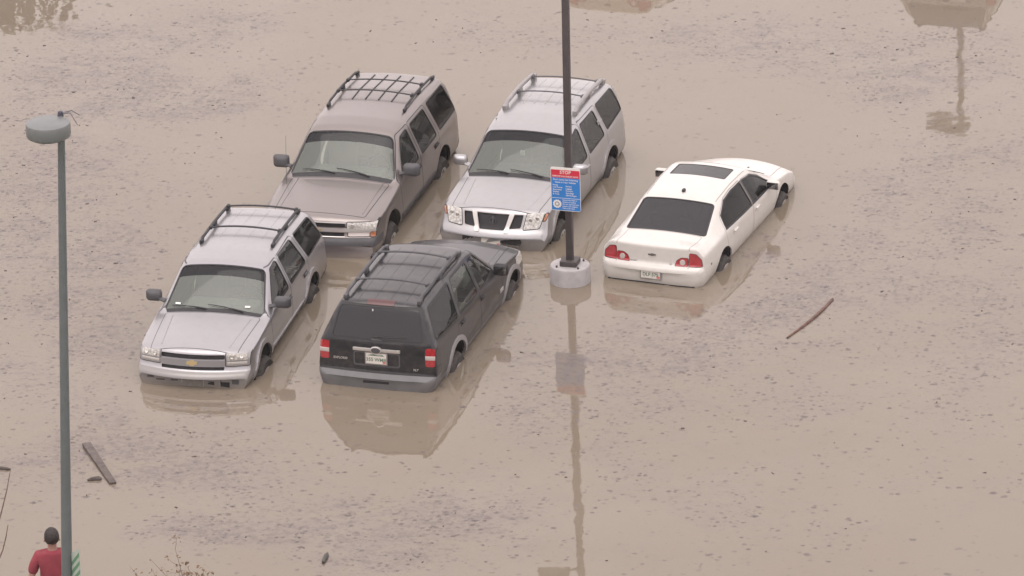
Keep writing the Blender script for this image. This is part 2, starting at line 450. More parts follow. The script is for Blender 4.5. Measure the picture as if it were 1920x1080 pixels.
def roof_rail(root, body, x0, x1, y, h, sec, key, name='roof_rail', feet=True):
    r = None
    for sd in (1, -1):
        bm = bmesh.new(); n = 15; pts = []
        for i in range(n):
            u = i/(n-1); x = x0+(x1-x0)*u
            p, _ = body.top(x, y*sd)
            e = min(1, min(u, 1-u)/.07)
            pts.append((x, y*sd, p.z + h*(.25+.75*e)))
        tube(bm, pts, sec, 8, 0)
        if feet:
            for u in (.02, .5, .98):
                x = x0+(x1-x0)*u; p, _ = body.top(x, y*sd)
                rbox(bm, (.13, sec*2.1, h*.9), (x, y*sd, p.z+h*.4), .01)
        r = obj(name, bm, MT[key], root)
    return r
def cross_bar(root, body, x, y, h, key, rad=.014):
    bm = bmesh.new(); pts = []
    p0, _ = body.top(x, y)
    pc, _ = body.top(x, 0)
    for i in range(9):
        yy = y*(1-2*i/8); pts.append((x, yy, p0.z+h+.02*(1-(yy/y)**2)+ (pc.z-p0.z)*(1-(yy/y)**2)*.6))
    tube(bm, pts, rad, 8, 0, flat=.7)
    for sd in (1, -1): rbox(bm, (.09, .05, .05), (x, (y-.02)*sd, p0.z+h), .012)
    return obj('cross_bar', bm, MT[key], root)

def make_car(spec):
    S = spec
    root = empty(S['name'], (S['pos'][0], S['pos'][1], S['pos'][2]), S['yaw'])
    tag(root, S['label'], S['cat'], S.get('group'))
    B = Body(S['rows'], S.get('fb', .12), S.get('rb', .06), S['ws'], S.get('step', .035))
    P = S['paint']; B.m(P)
    xf, xr = S['axles']; tr = S['tyre']; ar = S['arch']; yo = S['ytyre']; az = .035; wz = S.get('wz', -.085)
    # wheel arches: real openings with dark wells
    for x in (xf, xr):
        for sd in (1, -1):
            f = B.sel('side', ngon(x, tr+.02+az, ar), sd)
            bmesh.ops.delete(B.bm, geom=f, context='FACES')
            if S.get('flare'):
                kk, wd, of = S['flare']
                ring = B.sel('side', ngon(x, tr+.02+az, ar+wd), sd)
                B.emboss(ring, 'fender_flare', kk, root, of)
            bm = bmesh.new(); yw = (yo+.005)*sd
            arc = [(x+(ar+.012)*math.cos(a), tr+.02+az+(ar+.012)*math.sin(a)) for a in np.linspace(R(-25), R(205), 20)]
            pa = [bm.verts.new((a, yw-.05*sd, b)) for a, b in arc]; pb = [bm.verts.new((a, yw-.40*sd, b)) for a, b in arc]
            for i in range(19): bm.faces.new((pa[i], pa[i+1], pb[i+1], pb[i]))
            bm.faces.new(pb)
            obj('wheel_well', bm, MT['well'], root)
            wh = make_wheel(root, x, (yo-.115)*sd, tr, S['rim'], sd, S.get('spokes', 6), wz)
            if x == xf and S.get('steer'):
                M = Matrix.Translation(Vector((x, (yo-.115)*sd, 0))) @ Matrix.Rotation(S['steer'], 4, 'Z') @ Matrix.Translation(-Vector((x, (yo-.115)*sd, 0)))
                wh.data.transform(M); wh.children[0].data.transform(M)
    # bands of other material (cladding, bumpers)
    for planes, key, flt in S.get('bands', []):
        B.mark(B.region([(Vector(c), Vector(n)) for c, n in planes], flt), key)
    # glass: front
    bt, tt, yb, yt = S['wsx']       # x bottom, x top, half widths
    pf = [(bt, -yb), (bt, yb), (tt, yt), (tt, -yt)]
    flt = lambda f: f.normal.z > .15 and f.normal.x > .1
    B.mark(B.region(planes_of('top', grow(rounded(pf, .06), .022)), flt), 'trim')
    B.mark(B.region(planes_of('top', [(bt, -yb*.99), (bt, yb*.99), (S['hood'][0][0]-.02, yb*.95), (S['hood'][0][0]-.02, -yb*.95)]), lambda f: f.normal.z > .15 and f.calc_center_median().x > bt-.05), 'trim')
    xb = tt+(bt-tt)*.25; yk = yt+(yb-yt)*.25
    g1 = B.region(planes_of('top', [(xb, -yk), (xb, yk), (tt, yt), (tt, -yt)]), flt)
    band = obj('shade_band', B.piece(g1, -.008, 0, S['band']), MT[S['band']], root)
    bmesh.ops.delete(B.bm, geom=g1, context='FACES')
    g2 = B.region(planes_of('top', [(bt, -yb), (bt, yb), (xb, yk), (xb, -yk)]), flt)
    wsh = obj('windshield', B.piece(g2, -.008, 0, 'glassf'), MT[S['wsglass']], root)
    bmesh.ops.delete(B.bm, geom=g2, context='FACES')
    band.parent = wsh
    # glass: rear
    rv, rp, rr = S['rearglass']
    fl = (lambda f: f.normal.x < -.1 and f.normal.z > .02) 
    vw = 'end' if rv == 'rear' else 'top'
    B.mark(B.region(planes_of(vw, grow(rounded(rp, rr), .022)), fl), 'trim')
    g = B.region(planes_of(vw, rounded(rp, rr)), fl)
    B.take(g, 'rear_window', S['rglass'], root, -.006, 0)
    if S.get('sunroof'):
        sp = S['sunroof']
        B.mark(B.sel('top', grow(sp, .02), 1, .04), 'trim')
        B.take(B.sel('top', sp, 1, .03), 'sunroof', S['sglass'], root, -.003, .01)
    # side windows
    wins = {1: [], -1: []}
    for i, (poly, key, didx) in enumerate(S['windows']):
        for sd in (1, -1):
            B.mark(B.sel('side', grow(rounded(poly, .05), S.get('seal', .018)), sd), 'trim')
    for i, (poly, key, didx) in enumerate(S['windows']):
        for sd in (1, -1):
            g = B.sel('side', poly, sd, .05)
            if not g: continue
            wins[sd].append((B.take(g, 'window', key, root, -.008, 0), didx))
    # lining (inner skin)
    zl = S['lining_z']
    lf = [f for f in B.bm.faces if f.calc_center_median().z > zl and S['rows'][3][0]+.05 < f.calc_center_median().x < S['wsx'][0]+.02]
    obj('cabin_lining', B.piece(lf, -.03, 0, 'lining'), MT[S['lining']], root)
    S['detail'](root, B, S)
    # seams: doors
    for di, poly in enumerate(S['doors']):
        for sd in (1, -1):
            inn = B.sel('side', poly, sd, .05)
            for f in inn: f[B.layer] = di+1
            ring = [f for f in B.sel('side', grow(rounded(poly, .05), .011), sd) if f[B.layer] != di+1]
            B.mark(ring, S.get('seamkey', 'seam'))
            inn = [f for f in B.bm.faces if f[B.layer] == di+1 and f.calc_center_median().y*sd > 0]
            d = B.take(inn, 'door', P, root, 0.0, .02, keepmats=True)
            for wn, idx in wins[sd]:
                if idx == di: wn.parent = d
            hx, hz = S['handles'][di]
            p, n = B.side(hx, hz, sd)
            bm = bmesh.new()
            rbox(bm, (.17, .03, .035), (0, .018*sd, 0), .012); rbox(bm, (.20, .006, .075), (0, .003*sd, -.005), .002, mi=1)
            an = math.atan2(n.z, abs(n.y))
            bmesh.ops.transform(bm, matrix=Matrix.Translation(p) @ Matrix.Rotation(an*sd, 4, 'X'), verts=bm.verts)
            obj('handle', bm, [MT[S.get('handlemat', P)], MT[S.get('handlecup', P)]], d)
    # hood
    hp = S['hood']
    fl = lambda f: f.normal.z > .35 and f.calc_center_median().x > S['wsx'][0]-.1
    inn = B.region(planes_of('top', rounded(hp, .05)), fl)
    for f in inn: f[B.layer] = 50
    ring = [f for f in B.region(planes_of('top', grow(rounded(hp, .05), .012)), fl) if f[B.layer] != 50]
    B.mark(ring, S.get('seamkey', 'seam'))
    inn = [f for f in B.bm.faces if f[B.layer] == 50]
    B.take(inn, 'hood', P, root, 0.002, .02, keepmats=True)
    # tailgate / boot lid seam
    if S.get('gate'):
        gv, gp = S['gate']
        fl = (lambda f: f.normal.x < -.12 and f.calc_center_median().x < -1.2) if gv == 'end' else (lambda f: f.normal.z > .1 and f.calc_center_median().x < -1.2)
        inn = B.region(planes_of(gv, rounded(gp, .05)), fl)
        for f in inn: f[B.layer] = 60
        ring = [f for f in B.region(planes_of(gv, grow(rounded(gp, .05), .012)), fl) if f[B.layer] != 60]
        B.mark(ring, S.get('seamkey', 'seam'))
        inn = [f for f in B.bm.faces if f[B.layer] == 60]
        B.take(inn, S.get('gatename', 'tailgate'), P, root, 0.0, .02, keepmats=True)
    zc_ = max(r[4] for r in S['rows'])-.10
    if S['cat'] == 'SUV':
        bm = bmesh.new(); rbox(bm, (1.05, .80*2, .03), (-1.68, 0, zc_), .01); obj('cargo_cover', bm, MT['liningdk'], root)
    # wipers
    for (ya, yb2) in S.get('wipers', [(.45, -.10), (-.12, -.66)]):
        bm = bmesh.new(); pts = []
        for i in range(7):
            u = i/6; x = bt+.02-.085*u*(1-.3*u); y = ya+(yb2-ya)*u
            p, n = B.top(x, y); pts.append(p+n*.018)
        tube(bm, pts, [.011, .012, .010, .008, .007, .006, .005], 6)
        obj('wiper', bm, MT['trim'], root)
    # mirrors
    mx, mz, my, ms, mk = S['mirrors']
    for sd in (1, -1):
        p, n = B.side(mx, mz-.07, sd)
        bm = bmesh.new()
        rbox(bm, (ms[0], ms[1], ms[2]), (mx-.02, sd*(my-ms[1]*.5), mz), min(ms)*.38, seg=4)
        for v in bm.verts:      # taper the forward face
            u = (v.co.x-(mx-.02))/ms[0]
            if u > 0: 
                v.co.y -= sd*.05*u*2*(1 if (v.co.y*sd > my-ms[1]*.5) else 0); v.co.z = mz+(v.co.z-mz)*(1-.45*u)
        mm = obj('side_mirror', bm, MT[mk], root)
        bm = bmesh.new()
        tube(bm, [Vector((mx+.02, p.y-sd*.02, mz-.06)), Vector((mx, sd*(my-ms[1]*.72), mz-.03))], [.05, .035], 8, flat=.6)
        obj('mirror_arm', bm, MT[S.get('mirrorarm', 'plastic')], mm)
        bm = bmesh.new(); rbox(bm, (.006, ms[1]*.8, ms[2]*.74), (mx-.02-ms[0]*.5-.001, sd*(my-ms[1]*.5), mz), .002)
        obj('mirror_glass', bm, MT['mirror'], mm)
    # cabin
    sx, sz, hb, sk, wd = S['seats']
    zf = sz-.18
    bm = bmesh.new(); rbox(bm, (3.0, wd*2, .04), (sx-.55, 0, zf), .01); obj('cabin_floor', bm, MT['liningdk'], root)
    for sd in (1, -1): obj('seat', seat_bm(sx, sd*.38, .50, sz, hb), MT[sk], root)
    obj('rear_bench', seat_bm(sx-.95, 0, wd*1.75, sz+.02, hb*.95), MT[sk], root)
    bm = bmesh.new()
    rbox(bm, (.62, wd*1.9, .20), (bt-.30, 0, S['dash_z']), .07, Matrix.Rotation(R(4), 3, 'Y'), seg=3)
    rbox(bm, (.26, .44, .10), (bt-.42, .38, S['dash_z']+.08), .045, seg=3)
    da = obj('dashboard', bm, MT[S['dashmat']], root)
    bm = bmesh.new(); n = 28
    ring = [Vector((0, .185*math.cos(2*PI*k/n), .185*math.sin(2*PI*k/n))) for k in range(n)]
    rings = []
    for k in range(n):
        d = ring[k].normalized(); rings.append([bm.verts.new(ring[k] + d*.016*math.cos(a) + Vector((1, 0, 0))*.016*math.sin(a)) for a in (0, PI/2, PI, 3*PI/2)])
    for k in range(n):
        A_, B_ = rings[k], rings[(k+1) % n]
        for q in range(4): bm.faces.new((A_[q], A_[(q+1) % 4], B_[(q+1) % 4], B_[q]))
    rbox(bm, (.05, .36, .05), (0, 0, 0), .01); rbox(bm, (.05, .05, .18), (0, 0, -.09), .01); rbox(bm, (.3, .05, .05), (.15, 0, 0), .01)
    bmesh.ops.transform(bm, matrix=Matrix.Translation((bt-.70, .38, S['dash_z']+.06)) @ Matrix.Rotation(R(-28), 4, 'Y'), verts=bm.verts)
    obj('steering_wheel', bm, MT['liningdk'], root)
    bm = bmesh.new(); p, n = B.top(tt+.06, 0); rbox(bm, (.03, .22, .06), p+Vector((-.06, 0, -.10)), .012); obj('rear_view_mirror', bm, MT['trim'], root)
    obj('body', B.bm, B.mats, root)
    return root

# ------------------------------------------------------------------ details of each kind of car
CORNER = lambda sd, front: (lambda f: f.normal.z < .8 and f.calc_center_median().y*sd > .2 and (f.calc_center_median().x > 1.75 if front else f.calc_center_median().x < -1.95) and (f.normal.x > .02 if front else f.normal.x < -.02))
def M_(poly, sd): return [(y*sd, z) for y, z in poly]
def endsel(B, poly, sd=1, front=True, r=.0, wide=False):
    if wide: return B.region(planes_of('end', rounded(M_(poly, sd), r)), CORNER(sd, front))
    return B.region(planes_of('end', rounded(M_(poly, sd), r)), B.filt('front' if front else 'rear', 1))
def lamp(root, B, poly, sd, front, key, name, r=.02, bulbs=(), off=.004, edge=.012, br=.032):
    B.mark(B.region(planes_of('end', grow(rounded(M_(poly, sd), r), edge)), CORNER(sd, front)), 'seam')
    f = endsel(B, poly, sd, front, r, True)
    o = B.take(f, name, key, root, off, .02)
    for (y, z) in bulbs:
        p, n = B.end(y*sd, z, 1 if front else -1)
        if p is None: continue
        bm = bmesh.new(); lathe(bm, [(br, 0), (br*.9, .012), (br*.55, .016), (.0001, .012)], 18, 'z')
        q = Vector((1 if front else -1, 0, .0)).to_track_quat('Z', 'Y').to_matrix().to_4x4()
        bmesh.ops.transform(bm, matrix=Matrix.Translation(p+n*.004) @ q, verts=bm.verts)
        obj('reflector', bm, MT['bulb'], o)
    return o
def rect(y0, y1, z0, z1): return [(y0, z0), (y1, z0), (y1, z1), (y0, z1)]
def sym(y, z0, z1): return rect(-y, y, z0, z1)
def frame_at(p, n, e):
    A = Vector((0, e, 0)); N = n.normalized(); N = (N - A*N.dot(A)).normalized(); return (p, A, N.cross(A), N)
def end_text(root, B, s, y, z, size, key, e, name, align='CENTER'):
    p, n = B.end(y, z, e)
    o, A, Bv, N = frame_at(p, n, e)
    return obj(name, text_bm(s, size, (o+N*.004, A, Bv, N), .003, align), MT[key], root, smooth=False)
def bowtie(root, B, z, w_, h, key, e, off=.006):
    p, n = B.end(0, z, e); fr = frame_at(p, n, e); fr = (fr[0]+fr[3]*off, *fr[1:])
    bm = bmesh.new(); k = w_/2; a = h/2
    prism(bm, [(-k, -a*.55), (-k*.32, -a*.55), (-k*.32, -a), (k*.42, -a), (k*.42, -a*.55), (k*.92, -a*.55), (k, a*.55), (k*.42, a*.55), (k*.42, a), (-k*.32, a), (-k*.32, a*.55), (-k*.9, a*.55)], .012, fr)
    return obj('emblem', bm, MT[key], root, smooth=False)
def seam_line(root, B, pts, rad=.006, key='seam', up=.002, name='panel_line'):
    bm = bmesh.new(); q = []
    for (x, y) in pts:
        p, n = B.top(x, y); q.append(p+n*up)
    tube(bm, q, rad, 6, flat=.6); return obj(name, bm, MT[key], root)
def suv_rear(root, B, zb, yl, z0, z1):
    for sd in (1, -1):
        f = B.region(planes_of('end', rounded(M_(rect(yl-.04, yl+.07, z0, min(z1, 1.06)), sd), .02)), lambda f: f.normal.x < -.5 and f.calc_center_median().x < -1.9)
        if f: B.take(f, 'taillight', 'red', root, .004, .02)
    p, n = B.end(0, zb, -1); make_plate(root, p+n*.004, n, '', 'dirty')

def tahoe_detail(root, B, S):
    bum = B.region([(Vector((0, 0, .772)), Vector((0, 0, 1))), (Vector((2.12, 0, 0)), Vector((-1, 0, 0)))], lambda f: f.calc_center_median().x > 2.0)
    pad = B.region([(Vector((0, 0, .772)), Vector((0, 0, 1))), (Vector((0, 0, .64)), Vector((0, 0, -1))), (Vector((2.12, 0, 0)), Vector((-1, 0, 0)))], lambda f: f.calc_center_median().x > 2.0)
    B.mark(pad, 'plastic')
    bum = B.region([(Vector((0, 0, .772)), Vector((0, 0, 1))), (Vector((2.12, 0, 0)), Vector((-1, 0, 0)))], lambda f: f.calc_center_median().x > 2.0)
    bm_ = B.take(bum, 'bumper', 'pewter', root, .004, .03, keepmats=True)
    p = B.end(0, .48)
    bm = bmesh.new(); rbox(bm, (.05, .62, .06), (p[0].x-.004, 0, .475), .01); obj('air_intake', bm, MT['grille'], bm_)
    for sd in (1, -1):
        h = lamp(root, B, rect(.50, .945, .90, 1.0), sd, True, 'head', 'headlight', .02, [(.585, .95)])
        l = lamp(root, B, rect(.52, .85, .79, .862), sd, True, 'clear', 'parking_lamp', .02)
        lamp(root, B, rect(.862, .945, .785, .865), sd, True, 'amber', 'indicator', .02)
    for (z0, z1, y) in ((.925, .982, .47), (.79, .842, .46)):
        g = endsel(B, sym(y, z0, z1), 1, True, .02); gr = B.take(g, 'grille', 'grille', root, -.035, -.04)
    o = None
    for z0, z1, y in ((.852, .912, .94), (.987, .997, .48), (.774, .784, .47)):
        o = B.emboss(B.region(planes_of('end', sym(y, z0, z1)), CORNER(0, True) if 0 else (lambda f: f.normal.x > .05 and f.calc_center_median().x > 2.0)), 'grille_bar', 'brightbar', root, .012)
    bowtie(root, B, .882, .20, .06, 'gold', 1, .013)
    for sd in (1, -1):
        B.emboss(B.sel('side', [(-.86, .57), (1.08, .57), (1.08, .655), (-.86, .655)], sd), 'side_moulding', 'plastic', root, .016)
    suv_rear(root, B, .95, .80, .80, 1.12)
    roof_rail(root, B, -2.12, -.42, .64, .065, .020, 'trim')
    for x in (-.95, -1.5): cross_bar(root, B, x, .64, .085, 'trim', .016)
    for y in (-.33, -.11, .11, .33): seam_line(root, B, [(-2.05+.1*i, y) for i in range(14)], .014, 'trim', .004, 'roof_strip')
    for sd in (1, -1): seam_line(root, B, [(1.1+.1*i, sd*(.70-.02*i/12)) for i in range(12)], .010, 'pewter', .004, 'hood_crease')
    p, n = B.top(1.32, -.83); bm = bmesh.new(); tube(bm, [p, p+Vector((-.02, 0, .40)), p+Vector((-.06, 0, .80))], [.004, .003, .002], 6); obj('antenna', bm, MT['plastic'], root)

def tb_detail(root, B, S):
    bum = B.region([(Vector((0, 0, .70)), Vector((0, 0, 1))), (Vector((2.08, 0, 0)), Vector((-1, 0, 0)))], lambda f: f.calc_center_median().x > 1.95)
    B.mark(bum, 'bumpergrey'); bmp = B.take(bum, 'bumper', 'silver', root, .006, .03, keepmats=True)
    def bumppiece(y0, y1, z0, z1, key, name, dx=.012, par=bmp, th=.05):
        bm = bmesh.new(); n = 6; 
        for i in range(n):
            ya = y0+(y1-y0)*i/n; yb = y0+(y1-y0)*(i+1)/n; ym = (ya+yb)/2
            p, nn = B.end(ym, (z0+z1)/2)
            rbox(bm, (th, yb-ya+.002, z1-z0), (p.x+dx-th/2, ym, (z0+z1)/2), 0, Matrix.Rotation(math.atan2(nn.y, nn.x), 3, 'Z'))
        return obj(name, bm, MT[key], par)
    for (a, b) in ((.23, .34), (.43, .56)):
        for sd in (1, -1):
            y0, y1 = (a, b) if sd > 0 else (-b, -a)
            bumppiece(y0, y1, .46, .545, 'grille', 'air_intake', .014)
    for sd in (1, -1):
        y0, y1 = (.335, .425) if sd > 0 else (-.425, -.335)
        bumppiece(y0, y1, .44, .61, 'bumpergrey', 'bumper_guard', .035)
        y0, y1 = (.60, .70) if sd > 0 else (-.70, -.60)
        bumppiece(y0, y1, .52, .59, 'plastic', 'fog_lamp', .014)
    p, n = B.end(0, .52); make_plate(root, Vector((p.x+.02, 0, .535)), Vector((1, 0, .05)), '', 'dirty')
    for sd in (1, -1):
        lamp(root, B, rect(.50, .84, .775, .975), sd, True, 'badge', 'headlight_housing', .03)
    for sd in (1, -1):
        f = 0
        for (y0, y1, z0, z1, key, nm) in ((.52, .80, .855, .955, 'head', 'headlight'), (.52, .80, .795, .835, 'brightbar', 'parking_lamp')):
            bm = bmesh.new(); n = 7
            for i in range(n):
                ya = y0+(y1-y0)*i/n; yb = y0+(y1-y0)*(i+1)/n; ym = (ya+yb)/2
                zz = (z0+z1)/2; p, nn = B.end(ym*sd, zz)
                rbox(bm, (.03, yb-ya+.006, z1-z0), (p.x-.005, ym*sd, zz), .004, Matrix.Rotation(math.atan2(nn.y, nn.x), 3, 'Z') @ Matrix.Rotation(-math.asin(max(-.9, min(.9, nn.z)))*.7, 3, 'Y'))
            h = obj(nm, bm, MT[key], root)
            if nm == 'headlight':
                for yy in (.585, .72):
                    p, nn = B.end(yy*sd, .905); bm = bmesh.new(); lathe(bm, [(.030, 0), (.026, .010), (.0001, .007)], 16, 'z')
                    bmesh.ops.transform(bm, matrix=Matrix.Translation(p+nn*.016) @ nn.to_track_quat('Z', 'Y').to_matrix().to_4x4(), verts=bm.verts); obj('reflector', bm, MT['bulb'], h)
    for (z0, z1, y) in ((.878, .938, .485), (.72, .765, .48)):
        g = endsel(B, sym(y, z0, z1), 1, True, .015); B.take(g, 'grille', 'grille', root, -.03, -.035)
    B.emboss(endsel(B, sym(.49, .785, .862), 1, True, .01), 'grille_bar', 'silver', root, .022)
    bowtie(root, B, .822, .17, .085, 'gold', 1, .022)
    for sd in (1, -1):
        B.emboss(B.sel('side', [(-.86, .60), (1.04, .60), (1.04, .63), (-.86, .63)], sd), 'side_moulding', 'silver', root, .014)
    suv_rear(root, B, .9, .78, .80, 1.10)
    roof_rail(root, B, -2.0, -.42, .56, .065, .023, 'trim')
    for x in (-.92, -1.92): cross_bar(root, B, x, .56, .075, 'trim', .020)
    for y in (-.33, -.11, .11, .33): seam_line(root, B, [(-1.98+.1*i, y) for i in range(14)], .009, 'silver', .0005, 'roof_rib')
    for (x, y) in ((.905, .50), (.90, -.58)):
        p, n = B.top(x, y); bm = bmesh.new(); prism(bm, [(-.02, -.04), (.02, -.04), (.02, .04), (-.02, .04)], .002, (p+n*.004, Vector((1, 0, 0))-n*n.x, Vector((0, 1, 0)), n)); obj('paper_sticker', bm, MT['sticker'], root, smooth=False)
    for sd in (1, -1): seam_line(root, B, [(1.15+.1*i, sd*(.60-.09*i/10)) for i in range(10)], .012, 'silver', .002, 'hood_crease')

def path_detail(root, B, S):
    bum = B.region([(Vector((0, 0, .665)), Vector((0, 0, 1))), (Vector((2.0, 0, 0)), Vector((-1, 0, 0)))], lambda f: f.calc_center_median().x > 1.9)
    bmp = B.take(bum, 'bumper', 'silver2', root, .0, .03, keepmats=True)
    bm = bmesh.new(); pts = []
    for i in range(13):
        y = -.44+.88*i/12; p, n = B.end(y, .60); rbox(bm, (.05, .078, .095), (p.x-.006+.012, y, .60), 0, Matrix.Rotation(math.atan2(n.y, n.x), 3, 'Z'))
    obj('lower_grille', bm, MT['grille'], bmp)
    bm = bmesh.new()
    for i in range(13):
        y = -.40+.80*i/12; p, n = B.end(y, .50); rbox(bm, (.06, .07, .035), (p.x+.006, y, .50), .004)
    obj('bumper_step', bm, MT['silver2'], bmp)
    p, n = B.end(0, .59); make_plate(root, Vector((p.x+.034, 0, .585)), Vector((1, 0, .08)), '', 'white')
    for sd in (1, -1):
        p, n = B.end(.655*sd, .55); bm = bmesh.new()
        lathe(bm, [(.062, -.03), (.062, .006), (.046, .008), (.044, -.012), (.0001, -.004)], 20, 'z', mi=0)
        bmesh.ops.transform(bm, matrix=Matrix.Translation(p) @ Vector((1, .2*sd, 0)).to_track_quat('Z', 'Y').to_matrix().to_4x4(), verts=bm.verts)
        fl = obj('fog_lamp', bm, MT['badge'], bmp)
        bm = bmesh.new(); lathe(bm, [(.036, .0), (.0001, .006)], 16, 'z'); bmesh.ops.transform(bm, matrix=Matrix.Translation(p+Vector((-.003, 0, 0))) @ Vector((1, .2*sd, 0)).to_track_quat('Z', 'Y').to_matrix().to_4x4(), verts=bm.verts); obj('lens', bm, MT['clear'], fl)
        lamp(root, B, [(.50, .765), (.74, .78), (.81, 1.02), (.54, .985)], sd, True, 'head', 'headlight', .02, [(.60, .90), (.70, .92)])
        lamp(root, B, [(.79, .88), (.825, .89), (.855, .975), (.82, .985)], sd, True, 'amber', 'indicator', .015)
    for poly in ([(-.20, .75), (.20, .75), (.265, .975), (-.265, .975)], [(.275, .77), (.455, .785), (.485, .97), (.345, .972)], [(-.275, .77), (-.455, .785), (-.485, .97), (-.345, .972)]):
        B.mark(endsel(B, grow(poly, .009), 1, True, .02), 'badge')
        g = endsel(B, poly, 1, True, .02); gr = B.take(g, 'grille', 'grille', root, -.03, -.035)
    for sd in (1, -1):
        f = endsel(B, [(.203, .715), (.272, .715), (.345, .985), (.268, .985)], sd, True)
        B.emboss(f, 'grille_strut', 'brightbar', root, .014)
    p, n = B.end(0, .87); bm = bmesh.new(); lathe(bm, [(.055, 0), (.055, .012), (.044, .012), (.044, 0)], 24, 'z', closed=True); rbox(bm, (.15, .028, .012), (0, 0, .008), .002, Matrix.Rotation(PI/2, 3, 'Z'))
    bmesh.ops.transform(bm, matrix=Matrix.Translation(p+Vector((-.022, 0, 0))) @ Vector((1, 0, .1)).to_track_quat('Z', 'Y').to_matrix().to_4x4(), verts=bm.verts); obj('emblem', bm, MT['plastic'], root)
    suv_rear(root, B, .92, .79, .85, 1.25)
    roof_rail(root, B, -2.02, -.40, .585, .09, .036, 'badge')
    for x in (-1.0, -1.82): cross_bar(root, B, x, .56, .085, 'plastic', .016)
    for y in (-.36, -.18, 0, .18, .36): seam_line(root, B, [(-1.98+.1*i, y) for i in range(14)], .010, 'silver2', .001, 'roof_rib')
    for sd in (1, -1): seam_line(root, B, [(1.15+.1*i, sd*(.62-.10*i/10)) for i in range(10)], .010, 'silver2', .002, 'hood_crease')
    p, n = B.top(.62, 0); bm = bmesh.new(); rbox(bm, (.02, .08, .09), p+Vector((-.04, 0, -.06)), .01); obj('sensor_box', bm, MT['sticker'], root)

